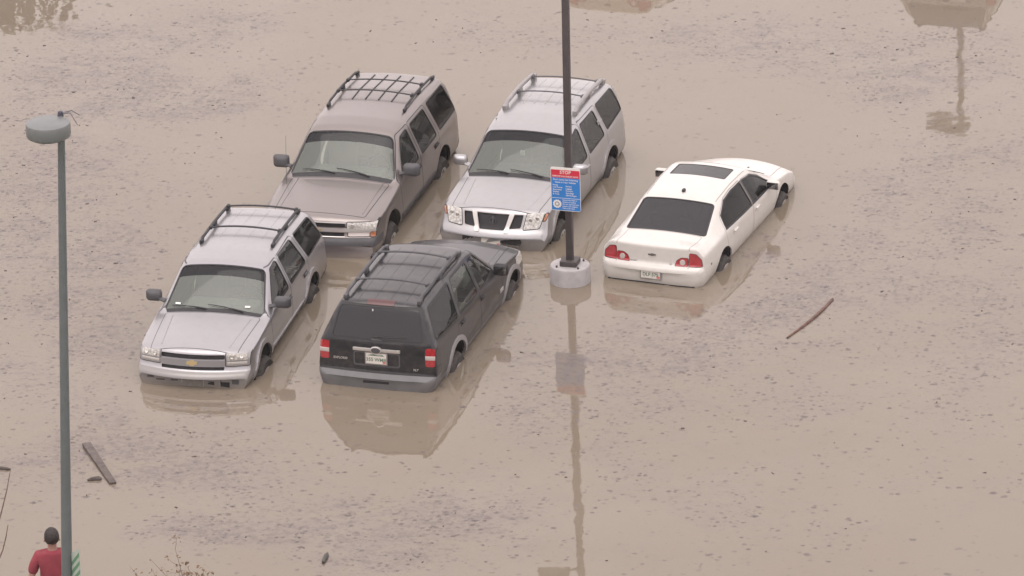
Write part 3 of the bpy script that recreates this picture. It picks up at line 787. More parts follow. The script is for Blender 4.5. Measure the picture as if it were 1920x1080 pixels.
def exp_detail(root, B, S):
    bum = B.region([(Vector((0, 0, .70)), Vector((0, 0, 1))), (Vector((-2.12, 0, 0)), Vector((1, 0, 0)))], lambda f: f.calc_center_median().x < -1.9)
    bmp = B.take(bum, 'bumper', 'clad', root, .006, .03)
    bm = bmesh.new()
    for i in range(5):
        y = -.16+.08*i; p, n = B.end(y, .55, -1); rbox(bm, (.05, .082, .085), (p.x+.018, y, .55), 0)
    obj('hitch_recess', bm, MT['grille'], bmp)
    for sd in (1, -1):
        t = lamp(root, B, rect(.745, .885, .85, 1.125), sd, False, 'red', 'taillight', .03, (), .006, .01)
        bm = bmesh.new()
        for i in range(8):
            y = .757+.017*i; p, n = B.end(y*sd, .985, -1)
            if p is None: continue
            rbox(bm, (.05, .026, .062), (p.x+.012, y*sd, .985), .003)
        obj('reverse_lamp', bm, MT['clear'], t)
        lamp(root, B, rect(.765, .97, .72, .83), sd, False, 'black', 'corner_panel', .03, (), .003, .008)
    B.mark(endsel(B, sym(.36, .80, 1.02), 1, False, .04), 'plastic')
    B.mark(endsel(B, sym(.34, .825, 1.00), 1, False, .03), 'black')
    bm = bmesh.new()
    for i in range(11):
        y = -.33+.066*i; p, n = B.end(y, 1.055, -1); rbox(bm, (.04, .067, .046), (p.x-.004, y, 1.055), .003)
    hb = obj('tailgate_bar', bm, MT['brightbar'], root)
    p, n = B.end(0, 1.065, -1); bm = bmesh.new(); lathe(bm, [(.09, 0), (.09, .03), (.076, .036), (.0001, .036)], 28, 'z')
    bmesh.ops.scale(bm, vec=(.62, 1, 1), verts=bm.verts)
    Q = Matrix.Translation(p+Vector((-.012, 0, 0))) @ Matrix(((0, 0, -1), (0, 1, 0), (1, 0, 0))).to_4x4()
    bmesh.ops.transform(bm, matrix=Q, verts=bm.verts); em = obj('emblem', bm, MT['brightbar'], hb)
    bm = bmesh.new(); lathe(bm, [(.072, .034), (.070, .041), (.0001, .042)], 28, 'z'); bmesh.ops.scale(bm, vec=(.6, 1, 1), verts=bm.verts); bmesh.ops.transform(bm, matrix=Q, verts=bm.verts); obj('emblem_oval', bm, MT['plastic'], hb)
    p, n = B.end(0, .93, -1); make_plate(root, p+Vector((-.012, 0, 0)), n, '355 WMB')
    end_text(root, B, 'EXPLORER', .56, .885, .048, 'brightbar', -1, 'badge_lettering')
    end_text(root, B, 'XLT', -.60, .79, .045, 'brightbar', -1, 'badge_lettering')
    f = B.region(planes_of('end', rounded(sym(.21, 1.665, 1.715), .01)), lambda f: f.normal.x < -.1 and f.calc_center_median().x < -1.8)
    if f: B.emboss(f, 'brake_light', 'redfaded', root, .008)
    # rear wiper and glass handle
    bm = bmesh.new(); pts = []
    for i in range(8):
        y = .05-.50*i/7; p, n = B.end(y, 1.245+.012*i/7, -1); pts.append(p+n*.016)
    tube(bm, pts, [.016, .013, .012, .011, .010, .009, .008, .007], 6); obj('wiper', bm, MT['trim'], root)
    bm = bmesh.new(); p, n = B.end(0, 1.20, -1); rbox(bm, (.03, .17, .035), p, .01); obj('glass_handle', bm, MT['plastic'], root)
    bm = bmesh.new(); p, n = B.end(.10, 1.60, -1); rbox(bm, (.012, .018, .035), p+n*.004, .004); obj('small_block', bm, MT['sticker'], root)  # small white block near the top of the rear glass
    roof_rail(root, B, -1.98, .02, .57, .075, .026, 'plastic')
    for x in (-.42, -1.48): cross_bar(root, B, x, .56, .10, 'plastic', .022)
    for y in (-.36, -.12, .12, .36): seam_line(root, B, [(-1.95+.1*i, y) for i in range(21)], .005, 'trim', -.001, 'roof_groove')
    for sd in (1, -1):
        seam_line(root, B, [(1.15+.1*i, sd*(.66-.06*i/10)) for i in range(10)], .010, 'black', .002, 'hood_crease')
        lamp(root, B, rect(.58, .99, .80, .98), sd, True, 'head', 'headlight', .03, [(.70, .89)])
        p, n = B.side(.98, .78, sd); bm = bmesh.new(); rbox(bm, (.16, .012, .06), (.98, p.y+.003*sd, .78), .004); obj('door_badge', bm, MT['brightbar'], root)
    g = endsel(B, sym(.52, .78, .95), 1, True, .03); gr = B.take(g, 'grille', 'grille', root, -.02, -.03)
    bm = bmesh.new(); tube(bm, [Vector((B.end(y, z)[0].x, y, z)) for y, z in rounded(sym(.53, .775, .955), .05)+[(-.50, .775)]], .018, 6); obj('grille_surround', bm, MT['brightbar'], root)

def mal_detail(root, B, S):
    bum = B.region([(Vector((0, 0, .735)), Vector((0, 0, 1))), (Vector((-2.02, 0, 0)), Vector((1, 0, 0)))], lambda f: f.calc_center_median().x < -1.8)
    bmp = B.take(bum, 'bumper', S['paint'], root, .002, .03, keepmats=True)
    bm = bmesh.new()
    for i in range(14):
        y = -.65+.1*i; p, n = B.end(y, .455, -1); rbox(bm, (.03, .104, .03), (p.x+.004, y, .452), 0)
    obj('bumper_shade', bm, MT['trim'], bmp)  # dark strip standing in for the shade under the bumper
    for sd in (1, -1):
        t = lamp(root, B, [(.585, .755), (.80, .765), (.785, .87), (.70, .955), (.60, .965)], sd, False, 'red', 'taillight', .02, (), .006, .008)
        t2 = lamp(root, B, [(.37, .755), (.57, .755), (.575, .885), (.47, .885), (.40, .84)], sd, False, 'red', 'taillight', .02, (), .006, .008)
        p, n = B.end(.49*sd, .815, -1); bm = bmesh.new(); lathe(bm, [(.046, 0), (.042, .012), (.02, .015), (.0001, .013)], 22, 'z', mi=0)
        bmesh.ops.transform(bm, matrix=Matrix.Translation(p+n*.006) @ n.to_track_quat('Z', 'Y').to_matrix().to_4x4(), verts=bm.verts); obj('reverse_lamp', bm, MT['clear'], t2)
        B.emboss(B.sel('side', [(-2.10, .700), (-1.97, .705), (-1.97, .735), (-2.10, .73)], sd), 'side_marker', 'ink', root, .004)
        lamp(root, B, [(.45, .60), (.80, .62), (.82, .72), (.60, .70)], sd, True, 'head', 'headlight', .03, [(.60, .665)], edge=.003)
        B.mark(B.sel('side', [(-1.225, .975), (1.09, .925), (.75, 1.155), (.42, 1.295), (.02, 1.335), (-.42, 1.338), (-.80, 1.30), (-1.125, 1.17)], sd), 'trim')
    bowtie(root, B, .90, .13, .035, 'ink', -1, .002)
    end_text(root, B, 'MALIBU', .30, .775, .034, 'badge', -1, 'badge_lettering')
    end_text(root, B, 'LS', -.30, .775, .034, 'badge', -1, 'badge_lettering')
    p, n = B.end(0, .615, -1); make_plate(root, p+Vector((-.022, 0, 0)), Vector((-1, 0, .05)), S.get('plate', 'DLF 575'))
    p, n = B.top(-.83, 0); bm = bmesh.new(); rbox(bm, (.09, .05, .05), p+Vector((0, 0, .02)), .018); obj('antenna', bm, MT['trim'], root)
    for sd in (1, -1): seam_line(root, B, [(-.95+.1*i, sd*(.565+.0015*i)) for i in range(14)], .007, 'seamlight', .001, 'roof_groove')
    g = endsel(B, sym(.38, .56, .66), 1, True, .03); B.take(g, 'grille', 'grille', root, -.02, -.03)
    for sd in (1, -1):
        p, n = B.top(1.55, sd*.25); bm = bmesh.new(); rbox(bm, (.03, .03, .015), p+n*.004, .004); obj('small_block', bm, MT['trim'], root)  # washer nozzles on the hood

SUVDOOR = lambda zb, zr, xb, a: [[(a, .40), (a, zb-.06), (.42, zr), (xb, zr+.02), (xb, .40)], [(xb-.035, .40), (xb-.035, zr+.02), (-1.02, zr+.02), (-1.19, zb), (-1.19, .80), (-.93, .40)]]
zq = lambda z: z
TAHOE = dict(fb=.16, name='sport_utility_vehicle', cat='SUV', label='pewter brown SUV with a gridded black roof rack, tallest of the parked cars',
    pos=(-2.37, 4.06, -.45), yaw=R(-105.59), paint='pewter', axles=(1.595, -1.351), tyre=.39, arch=.47, ytyre=.97, rim=.22, steer=R(2), spokes=5,
    ws=(.75, .55, .10), wsx=(1.0, .455, .775, .615), band='glassb', wsglass='glassf', rglass='glassd', rearglass=('rear', [(-.64, 1.22), (.64, 1.22), (.57, 1.62), (-.57, 1.62)], .05),
    windows=[([(.83, 1.20), (.36, 1.62), (-.02, 1.645), (-.04, 1.195)], 'glasss', 0), ([(-.23, 1.195), (-.22, 1.645), (-.97, 1.645), (-1.09, 1.20)], 'glasss', 1), ([(-1.29, 1.21), (-1.17, 1.665), (-2.12, 1.65), (-2.27, 1.22)], 'glassd', None)],
    doors=SUVDOOR(1.20, 1.68, -.115, 1.02), handles=[(.02, 1.06), (-1.0, 1.06)], handlemat='trim', handlecup='trim', lining_z=.8, lining='lining',
    hood=[(1.10, -.80), (1.10, .80), (2.30, .74), (2.30, -.74)], gate=('end', sym(.78, .75, 1.70)), mirrors=(.80, 1.30, 1.22, (.15, .27, .21), 'plastic'),
    seats=(.0, .78, .58, .60), seat=0, dash_z=1.06, dashmat='dash', detail=tahoe_detail, flare=('pewter', .05, .006),
    rows=[(-2.50, .42, .55, .86, .60, .86, .64, .84, 0), (-2.47, .40, .58, .92, .64, .92, .66, .90, 0), (-2.40, .40, .62, .96, .66, .95, .68, .92, 0), (-2.385, .40, .70, .965, .93, .95, 1.08, .88, 0), (-2.36, .40, .70, .97, 1.14, .95, 1.19, .86, 0),
          (-2.31, .40, .70, .975, 1.19, .945, 1.66, .74, .02), (-2.23, .40, .70, .98, 1.19, .95, 1.77, .70, .04), (-1.2, .40, .70, .985, 1.19, .96, 1.84, .69, .05), (0, .40, .70, .985, 1.19, .96, 1.82, .68, .05), (.32, .40, .70, .985, 1.18, .96, 1.78, .67, .05),
          (.44, .40, .70, .985, 1.18, .96, 1.72, .67, .04), (1.02, .40, .70, .985, 1.14, .95, 1.22, .83, .04), (1.10, .40, .70, .985, 1.12, .95, 1.19, .85, .05), (2.0, .40, .70, .98, 1.02, .95, 1.12, .83, .05), (2.30, .40, .70, .97, .99, .93, 1.07, .81, .03),
          (2.39, .40, .70, .96, .96, .92, 1.01, .82, .01), (2.43, .40, .70, .95, .765, .93, .785, .88, 0), (2.45, .40, .62, .95, .745, .93, .76, .88, 0), (2.515, .40, .60, .92, .72, .91, .745, .88, 0), (2.53, .40, .55, .90, .63, .89, .66, .86, 0)])
TAHOE['seats'] = (.0, .78, .58, 'seattan', .60)
TB = dict(fb=.20, name='sport_utility_vehicle', cat='SUV', label='silver SUV with a gold emblem on its grille and grey mirrors',
    pos=(-4.247, -1.215, -.461), yaw=R(-102.94), paint='silver', seamkey='seammid', axles=(1.515, -1.355), tyre=.365, arch=.43, ytyre=.915, rim=.205, steer=R(-4), spokes=5,
    ws=(.65, .55, .10), wsx=(.97, .335, .71, .58), band='glassb', wsglass='glassf', rglass='glassd', rearglass=('rear', [(-.62, 1.15), (.62, 1.15), (.54, 1.48), (-.54, 1.48)], .05),
    windows=[([(.80, 1.13), (.30, 1.495), (-.05, 1.52), (-.07, 1.13)], 'glasss', 0), ([(-.22, 1.13), (-.20, 1.525), (-.92, 1.515), (-1.10, 1.14)], 'glasss', 1), ([(-1.28, 1.15), (-1.12, 1.51), (-1.98, 1.475), (-2.15, 1.17)], 'glassd', None)],
    doors=SUVDOOR(1.12, 1.525, -.13, 1.0), handles=[(.0, .98), (-.98, .99)], handlemat='plastic', handlecup='trim', lining_z=.75, lining='lining',
    hood=[(1.06, -.73), (1.06, .73), (2.16, .66), (2.16, -.66)], gate=('end', sym(.76, .70, 1.53)), mirrors=(.76, 1.22, 1.13, (.15, .25, .18), 'plastic'),
    seats=(.0, .74, .52, 'seat', .57), dash_z=.99, dashmat='dash', detail=tb_detail, flare=('silver', .075, .022),
    rows=[(-2.435, .42, .52, .82, .56, .82, .58, .80, 0), (-2.42, .40, .56, .88, .60, .88, .64, .86, 0), (-2.33, .40, .60, .90, .64, .90, .66, .87, 0), (-2.31, .40, .68, .90, .90, .89, 1.02, .83, 0), (-2.28, .40, .68, .905, 1.08, .88, 1.12, .81, 0),
          (-2.18, .40, .68, .91, 1.12, .885, 1.46, .69, .02), (-2.09, .40, .68, .91, 1.12, .89, 1.555, .65, .03), (-1.2, .40, .68, .915, 1.12, .895, 1.615, .64, .05), (-.2, .40, .68, .915, 1.11, .895, 1.625, .65, .05), (.20, .40, .68, .915, 1.10, .895, 1.60, .65, .05),
          (.32, .40, .68, .915, 1.10, .895, 1.56, .64, .04), (.99, .40, .68, .91, 1.06, .885, 1.13, .78, .04), (1.06, .40, .68, .91, 1.05, .88, 1.11, .785, .05), (1.8, .40, .68, .90, .985, .875, 1.06, .765, .05), (2.15, .40, .68, .89, .95, .86, 1.015, .75, .04),
          (2.25, .40, .68, .87, .90, .85, .965, .77, .02), (2.30, .40, .66, .86, .70, .85, .72, .82, 0), (2.34, .40, .62, .86, .68, .85, .69, .82, 0), (2.42, .40, .58, .84, .64, .83, .67, .80, 0), (2.435, .40, .55, .82, .58, .82, .62, .80, 0)])
PATH = dict(fb=.17, name='sport_utility_vehicle', cat='SUV', label='bright silver SUV with chrome grille struts, partly behind the dark lamp post',
    pos=(.413, 3.908, -.438), yaw=R(-107.68), paint='silver2', seamkey='seammid', axles=(1.51, -1.34), tyre=.375, arch=.44, ytyre=.905, rim=.215, steer=R(0), spokes=6,
    ws=(.62, .55, .12), wsx=(.965, .285, .74, .60), band='glassb', wsglass='glassf', rglass='glassd', rearglass=('rear', [(-.62, 1.20), (.62, 1.20), (.55, 1.56), (-.55, 1.56)], .05),
    windows=[([(.78, 1.16), (.26, 1.55), (-.06, 1.60), (-.08, 1.16)], 'glasss', 0), ([(-.22, 1.16), (-.20, 1.60), (-.90, 1.60), (-1.06, 1.18)], 'glasss', 1), ([(-1.24, 1.20), (-1.08, 1.625), (-1.98, 1.60), (-2.15, 1.24)], 'glassd', None)],
    doors=SUVDOOR(1.14, 1.63, -.135, .98), handles=[(.0, 1.02), (-1.02, 1.42)], lining_z=.78, lining='lining',
    hood=[(1.07, -.76), (1.07, .76), (2.12, .70), (2.12, -.70)], gate=('end', sym(.78, .74, 1.62)), mirrors=(.76, 1.25, 1.12, (.14, .24, .17), 'silver2'), mirrorarm='silver2',
    seats=(.0, .76, .55, 'seatdk', .57), dash_z=1.03, dashmat='dashdk', detail=path_detail, flare=('silver2', .085, .016),
    rows=[(-2.37, .42, .55, .80, .60, .80, .62, .78, 0), (-2.35, .40, .58, .87, .64, .87, .68, .85, 0), (-2.28, .40, .62, .89, .70, .885, .72, .85, 0), (-2.26, .40, .68, .895, .95, .88, 1.05, .81, 0), (-2.23, .40, .68, .90, 1.12, .87, 1.16, .79, 0),
          (-2.18, .40, .68, .90, 1.15, .88, 1.57, .71, .02), (-2.10, .40, .68, .905, 1.15, .885, 1.68, .68, .03), (-1.2, .40, .68, .91, 1.15, .89, 1.75, .67, .05), (-.3, .40, .68, .91, 1.14, .89, 1.73, .67, .05), (.14, .40, .68, .91, 1.13, .89, 1.67, .67, .05),
          (.27, .40, .68, .91, 1.12, .89, 1.62, .67, .04), (.98, .40, .68, .905, 1.09, .885, 1.165, .81, .04), (1.06, .40, .68, .905, 1.08, .885, 1.14, .815, .05), (1.8, .40, .68, .90, 1.03, .88, 1.08, .80, .05), (2.12, .40, .68, .90, .99, .87, 1.045, .79, .03),
          (2.20, .40, .68, .89, .95, .86, 1.0, .79, .02), (2.255, .40, .66, .89, .74, .87, .77, .82, 0), (2.30, .40, .64, .90, .70, .88, .74, .83, .01), (2.345, .40, .60, .89, .65, .87, .70, .82, .01), (2.37, .40, .55, .86, .60, .85, .64, .80, 0)])
EXPL = dict(name='sport_utility_vehicle', cat='SUV', label='black SUV with grey wheel arches and bumper, its tailgate towards the viewer',
    pos=(-1.327, -1.455, -.479), yaw=R(72.72), paint='black', axles=(1.575, -1.315), tyre=.375, arch=.43, ytyre=.915, rim=.21, steer=R(3), spokes=5, seal=.03,
    ws=(.7, .55, .10), wsx=(1.0, .40, .735, .59), band='glassb', wsglass='glassf', rglass='glassdd', rearglass=('rear', [(-.70, 1.21), (.70, 1.21), (.60, 1.62), (-.60, 1.62)], .05),
    windows=[([(.84, 1.19), (.36, 1.58), (.0, 1.615), (-.02, 1.18)], 'glassx', 0), ([(-.13, 1.18), (-.11, 1.615), (-.84, 1.615), (-1.02, 1.18)], 'glassx', 1), ([(-1.14, 1.18), (-.96, 1.61), (-1.92, 1.58), (-2.14, 1.21)], 'glassd', None)],
    doors=SUVDOOR(1.17, 1.65, -.07, 1.03), handles=[(.05, 1.04), (-.98, 1.05)], handlemat='trim', lining_z=.78, lining='lining',
    hood=[(1.10, -.76), (1.10, .76), (2.24, .68), (2.24, -.68)], gate=('end', sym(.73, .72, 1.655)), mirrors=(.82, 1.19, 1.10, (.14, .24, .19), 'trim'), mirrorarm='trim',
    seats=(.02, .76, .55, 'seattan', .57), dash_z=1.04, dashmat='dash', detail=exp_detail, flare=('cladlip', .075, .025),
    bands=[([((0, 0, .60), (0, 0, 1))], 'clad', lambda f: abs(f.normal.y) > .3)],
    rows=[(-2.455, .42, .55, .80, .60, .80, .64, .78, 0), (-2.44, .40, .58, .86, .64, .86, .67, .84, 0), (-2.40, .40, .60, .90, .66, .90, .685, .87, 0), (-2.365, .40, .66, .91, .68, .90, .70, .87, 0), (-2.345, .40, .68, .915, .95, .895, 1.02, .85, 0), (-2.31, .40, .70, .92, 1.13, .89, 1.18, .83, 0),
          (-2.13, .40, .70, .925, 1.15, .90, 1.60, .67, .02), (-2.04, .40, .70, .925, 1.15, .90, 1.69, .64, .03), (-1.2, .40, .70, .93, 1.15, .91, 1.73, .65, .05), (-.3, .40, .70, .93, 1.15, .91, 1.735, .66, .05), (.24, .40, .70, .93, 1.14, .91, 1.70, .66, .05),
          (.38, .40, .70, .93, 1.13, .91, 1.65, .65, .04), (1.02, .40, .70, .925, 1.10, .90, 1.18, .79, .04), (1.08, .40, .70, .925, 1.09, .90, 1.16, .795, .05), (1.9, .40, .70, .92, 1.02, .90, 1.09, .78, .05), (2.22, .40, .70, .90, .97, .88, 1.03, .77, .04),
          (2.32, .40, .68, .89, .90, .87, .96, .78, .02), (2.36, .40, .66, .88, .73, .86, .76, .81, 0), (2.41, .40, .62, .87, .68, .86, .70, .82, 0), (2.455, .40, .55, .84, .58, .82, .62, .78, 0)])
MAL = dict(fb=.20, rb=.08, step=.022, name='sedan_car', cat='car', label='white sedan with tinted windows, sunroof and red tail lights, standing in the floodwater',
    pos=(3.032, 2.256, -.452), yaw=R(68.27), paint='white', axles=(1.465, -1.387), tyre=.33, arch=.375, ytyre=.86, rim=.21, steer=R(2), spokes=7, wz=-.06, seamkey='seamlight',
    ws=(.75, .5, .12), wsx=(1.16, .48, .65, .56), band='glassb', wsglass='glassf', rglass='glassdd', rearglass=('top', [(-1.68, -.635), (-1.68, .635), (-1.05, .565), (-1.05, -.565)], .04),
    sunroof=[(.24, -.44), (.24, .44), (-.20, .44), (-.20, -.44)], sglass='glassdd',
    windows=[([(.055, .985), (1.04, .94), (.70, 1.15), (.40, 1.275), (.055, 1.315)], 'glassw', 0), ([(-1.20, 1.0), (-.045, .985), (-.045, 1.32), (-.40, 1.32), (-.78, 1.28), (-1.10, 1.16)], 'glassw', 1)],
    doors=[[(1.12, .36), (1.12, .88), (.72, 1.17), (.40, 1.30), (.005, 1.34), (.005, .36)], [(-.03, .36), (-.03, 1.345), (-.42, 1.345), (-.80, 1.305), (-1.15, 1.17), (-1.26, .96), (-1.20, .70), (-1.0, .36)]], handles=[(.16, .86), (-.88, .87)], lining_z=.62, lining='liningdk',
    hood=[(1.30, -.70), (1.30, .70), (2.22, .60), (2.22, -.60)], gate=('top', [(-1.72, -.60), (-1.72, .60), (-2.40, .58), (-2.40, -.58)]), gatename='boot_lid', mirrors=(.80, 1.01, 1.05, (.13, .23, .15), 'white'), mirrorarm='white',
    seats=(.0, .56, .43, 'seatdk', .52), dash_z=.86, dashmat='dashdk', detail=mal_detail,
    rows=[(-2.435, .40, .55, .70, .62, .70, .66, .68, 0), (-2.42, .38, .58, .78, .68, .78, .72, .75, 0), (-2.37, .36, .60, .83, .70, .82, .745, .78, 0), (-2.335, .34, .60, .845, .72, .83, .765, .78, 0), (-2.32, .34, .62, .85, .88, .82, .99, .74, .0), (-2.315, .34, .62, .855, .91, .82, 1.045, .71, .0), (-2.27, .34, .62, .855, .91, .82, 1.052, .70, .01),
          (-1.95, .34, .64, .86, .93, .83, 1.04, .69, .03), (-1.74, .34, .64, .865, .94, .84, 1.045, .68, .03), (-1.66, .34, .64, .87, .95, .845, 1.065, .675, .03), (-1.04, .34, .64, .875, .96, .855, 1.335, .61, .03), (-.90, .34, .64, .875, .96, .86, 1.38, .60, .04), (-.3, .34, .64, .875, .96, .865, 1.435, .605, .045),
          (.26, .34, .64, .875, .95, .865, 1.43, .61, .045), (.46, .34, .64, .875, .94, .865, 1.39, .61, .04), (1.18, .34, .64, .87, .92, .855, 1.03, .70, .04), (1.27, .34, .64, .87, .91, .85, .99, .72, .05), (1.9, .34, .62, .86, .84, .835, .90, .73, .06), (2.2, .34, .60, .855, .76, .835, .83, .73, .06),
          (2.33, .34, .58, .84, .69, .81, .745, .71, .04), (2.40, .34, .52, .81, .60, .78, .655, .70, 0), (2.435, .36, .48, .77, .52, .75, .58, .70, 0)])
def tweak(sp, roof=0, wid=0, wt=0, gw=0, front=0, xf=2.2):
    """raise the roof, widen the flanks / roof / screen, push the nose forward"""
    zb0 = max(r[4] for r in sp['rows'])
    rows = []
    for (x, zs, zm, wm, zb, wb, zt, w_, c) in sp['rows']:
        top = zt > zb0 + .18
        k = min(1, max(0, (zt-zb0-.02)/.3))
        rows.append((x + (front if x > xf else 0), zs, zm, wm+wid, zb, wb+wid, zt+roof*k, w_+(wt if zt > .9 else wid), c))
    sp['rows'] = rows
    zc = zb0+.03
    sp['windows'] = [([(x, z + (roof*min(1, (z-zc)/.3) if z > zc else 0)) for x, z in p], k, i) for p, k, i in sp['windows']]
    p0, k0, i0 = sp['windows'][0]; sp['windows'][0] = ([(x-.06 if x > .15 else x, z) for x, z in p0], k0, i0)
    sp['doors'] = [[(x-(.05 if z > zc+.2 and x > .2 else 0), z + (roof if z > zc+.2 else 0)) for x, z in p] for p in sp['doors']]
    v, p, r = sp['rearglass']
    if v == 'rear': sp['rearglass'] = (v, [(y, z + (roof if z > zc+.2 else 0)) for y, z in p], r)
    a, b, c, d = sp['wsx']; sp['wsx'] = (a, b, c+gw, d+gw)
tweak(TAHOE, .03, .02, .04, .075, .10)
tweak(TB, .04, .0, .03, .05)
tweak(PATH, .03, .0, .03, .06, .05)
tweak(EXPL, .02, .0, .0, .0)
import time as _t
for sp in (TAHOE, TB, PATH, EXPL, MAL):
    t0 = _t.time(); sp['root'] = make_car(sp); print('built', sp['label'][:30], round(_t.time()-t0, 1))
# ------------------------------------------------------------------ the drowned lot and the flood water
bm = bmesh.new(); rbox(bm, (700, 700, .2), (0, 100, -.63), 0)
tag(obj('parking_lot', bm, mat('asphalt', (.05, .05, .052), .9, var=.3, vscale=3, bump=.3), smooth=False), kind='structure')

# drifts of bark and scum: x, y of the photo, half sizes, weight; put on the water level as real patches
DRIFT = [(130, 170, 60, 30, .6), (240, 70, 90, 16, .5), (300, 205, 100, 12, .9), (200, 100, 110, 45, .9), (320, 180, 110, 28, 1.0), (420, 45, 70, 22, .8), (110, 150, 60, 40, .7), (60, 260, 90, 60, .55), (180, 330, 120, 60, .6), (60, 400, 110, 50, .8), (200, 480, 90, 50, .75),
    (60, 560, 100, 60, .8), (190, 640, 70, 50, .8), (60, 720, 90, 40, .7), (200, 790, 80, 30, .7), (250, 878, 80, 14, 1.5), (300, 840, 110, 22, .9), (60, 870, 100, 40, .7), (420, 900, 130, 30, .7), (560, 990, 140, 22, 1.0), (680, 960, 90, 16, .9),
    (640, 985, 120, 22, .8), (400, 985, 160, 22, .75), (700, 1050, 90, 20, .9), (900, 930, 110, 40, .6), (880, 1000, 110, 30, .6), (760, 1040, 60, 25, .7), (480, 840, 90, 30, .5), (400, 770, 60, 15, .35), (560, 720, 50, 30, .3),
    (1000, 660, 60, 60, .5), (1010, 760, 60, 50, .6), (1180, 640, 90, 40, .6), (1200, 720, 120, 50, .55), (1160, 830, 80, 40, .45), (1350, 640, 90, 40, .45), (1460, 570, 60, 30, .8), (1520, 500, 60, 40, .6), (1560, 640, 140, 50, .40), (1700, 540, 140, 40, .6),
    (1800, 440, 120, 50, .65), (1640, 400, 60, 50, .55), (1760, 320, 90, 50, .6), (1880, 260, 60, 70, .5), (1560, 100, 160, 30, .75), (1400, 80, 140, 26, .65), (1250, 55, 140, 22, .5), (980, 65, 90, 22, .55), (1800, 110, 100, 50, .55), (1720, 150, 60, 20, .8), (1640, 170, 60, 24, .6),
    (860, 60, 60, 30, .35), (600, 40, 90, 25, .35), (1880, 620, 60, 50, .45), (1820, 700, 80, 60, .35), (1650, 760, 160, 40, .2), (1450, 800, 120, 60, .22), (1800, 900, 120, 30, .2), (1550, 980, 150, 40, .25), (1250, 960, 120, 50, .3), (810, 420, 18, 14, .7), (1430, 470, 30, 20, .6), (450, 160, 40, 25, .5), (560, 180, 90, 30, .25)]
xs = np.unique(np.concatenate([np.linspace(-350, -13, 12), np.linspace(-13, 13, 131), np.linspace(13, 350, 12)]))
ys = np.unique(np.concatenate([np.linspace(-250, -20, 10), np.linspace(-20, 24, 177), np.linspace(24, 450, 16)]))
GX, GY = np.meshgrid(xs, ys)
D = np.zeros_like(GX)
for (px, py, sx, sy, wgt) in DRIFT:
    c = at(px, py); ex = (at(px+sx, py)-c).length; ey = (at(px, py-sy)-c).length
    D += wgt*np.exp(-.5*(((GX-c.x)/ex)**2+((GY-c.y)/ey)**2))
D = np.clip(D*1.05 + .15, 0, 1.25)
me = bpy.data.meshes.new('flood_water')
nx, ny = len(xs), len(ys)
verts = np.stack([GX.ravel(), GY.ravel(), np.zeros(GX.size)], 1)
idx = np.arange(nx*ny).reshape(ny, nx)
quads = np.stack([idx[:-1, :-1].ravel(), idx[:-1, 1:].ravel(), idx[1:, 1:].ravel(), idx[1:, :-1].ravel()], 1)
me.from_pydata(verts.tolist(), [], quads.tolist())
att = me.attributes.new('scum', 'FLOAT', 'POINT'); att.data.foreach_set('value', D.ravel().astype(np.float32))
wm_ = bpy.data.materials.new('muddy_flood_water'); wm_.use_nodes = True
n = wm_.node_tree; b = n.nodes['Principled BSDF']; L = n.links.new
def N(t, **kw):
    k = n.nodes.new(t)
    for a, v in kw.items(): setattr(k, a, v)
    return k
def noise(vec, sc, det=5, rough=.6, dist=0):
    k = N('ShaderNodeTexNoise'); k.inputs['Scale'].default_value = sc; k.inputs['Detail'].default_value = det; k.inputs['Roughness'].default_value = rough; k.inputs['Distortion'].default_value = dist
    L(vec, k.inputs['Vector']); return k.outputs[0]
def math_(op, a, b_=None, c=None):
    k = N('ShaderNodeMath', operation=op)
    for i, v in enumerate((a, b_, c)):
        if v is None: continue
        if isinstance(v, (int, float)): k.inputs[i].default_value = v
        else: L(v, k.inputs[i])
    return k.outputs[0]
def mapr(v, a, b_, c=0, d=1):
    k = N('ShaderNodeMapRange'); L(v, k.inputs[0])
    for i, q in enumerate((a, b_, c, d)):
        if isinstance(q, (int, float)): k.inputs[1+i].default_value = q
        else: L(q, k.inputs[1+i])
    return k.outputs[0]
def mixc(f, a, b_):
    k = N('ShaderNodeMix', data_type='RGBA'); 
    if isinstance(f, (int, float)): k.inputs[0].default_value = f
    else: L(f, k.inputs[0])
    for i, v in ((6, a), (7, b_)):
        if isinstance(v, tuple): k.inputs[i].default_value = (*v, 1)
        else: L(v, k.inputs[i])
    return k.outputs[2]
tc = N('ShaderNodeTexCoord').outputs['Object']
at_ = N('ShaderNodeAttribute'); at_.attribute_name = 'scum'; dens = at_.outputs['Fac']
mp = N('ShaderNodeMapping'); L(tc, mp.inputs[0]); mp.inputs['Rotation'].default_value = (0, 0, R(12)); mp.inputs['Scale'].default_value = (.8, 1, 1); P_ = mp.outputs[0]
clump = noise(P_, .9, 4, .6, .6)
dens2 = math_('MULTIPLY', dens, mapr(clump, .34, .62, .15, 1.25))
thr = mapr(dens2, 0, 1.1, .68, .485)
f1 = noise(P_, 7.5, 5, .62); f2 = noise(P_, 17, 4, .6)
fl = math_('ADD', math_('MULTIPLY', f1, .72), math_('MULTIPLY', f2, .28))
fa = mapr(fl, math_('ADD', thr, -.03), math_('ADD', thr, .12), 0, .85)
f3 = noise(P_, 11, 4, .6); thr3 = mapr(math_('ADD', dens, math_('MULTIPLY_ADD', clump, 1.2, -.6)), 0, .9, .69, .545)
fb = mapr(f3, thr3, math_('ADD', thr3, .09), 0, .75)
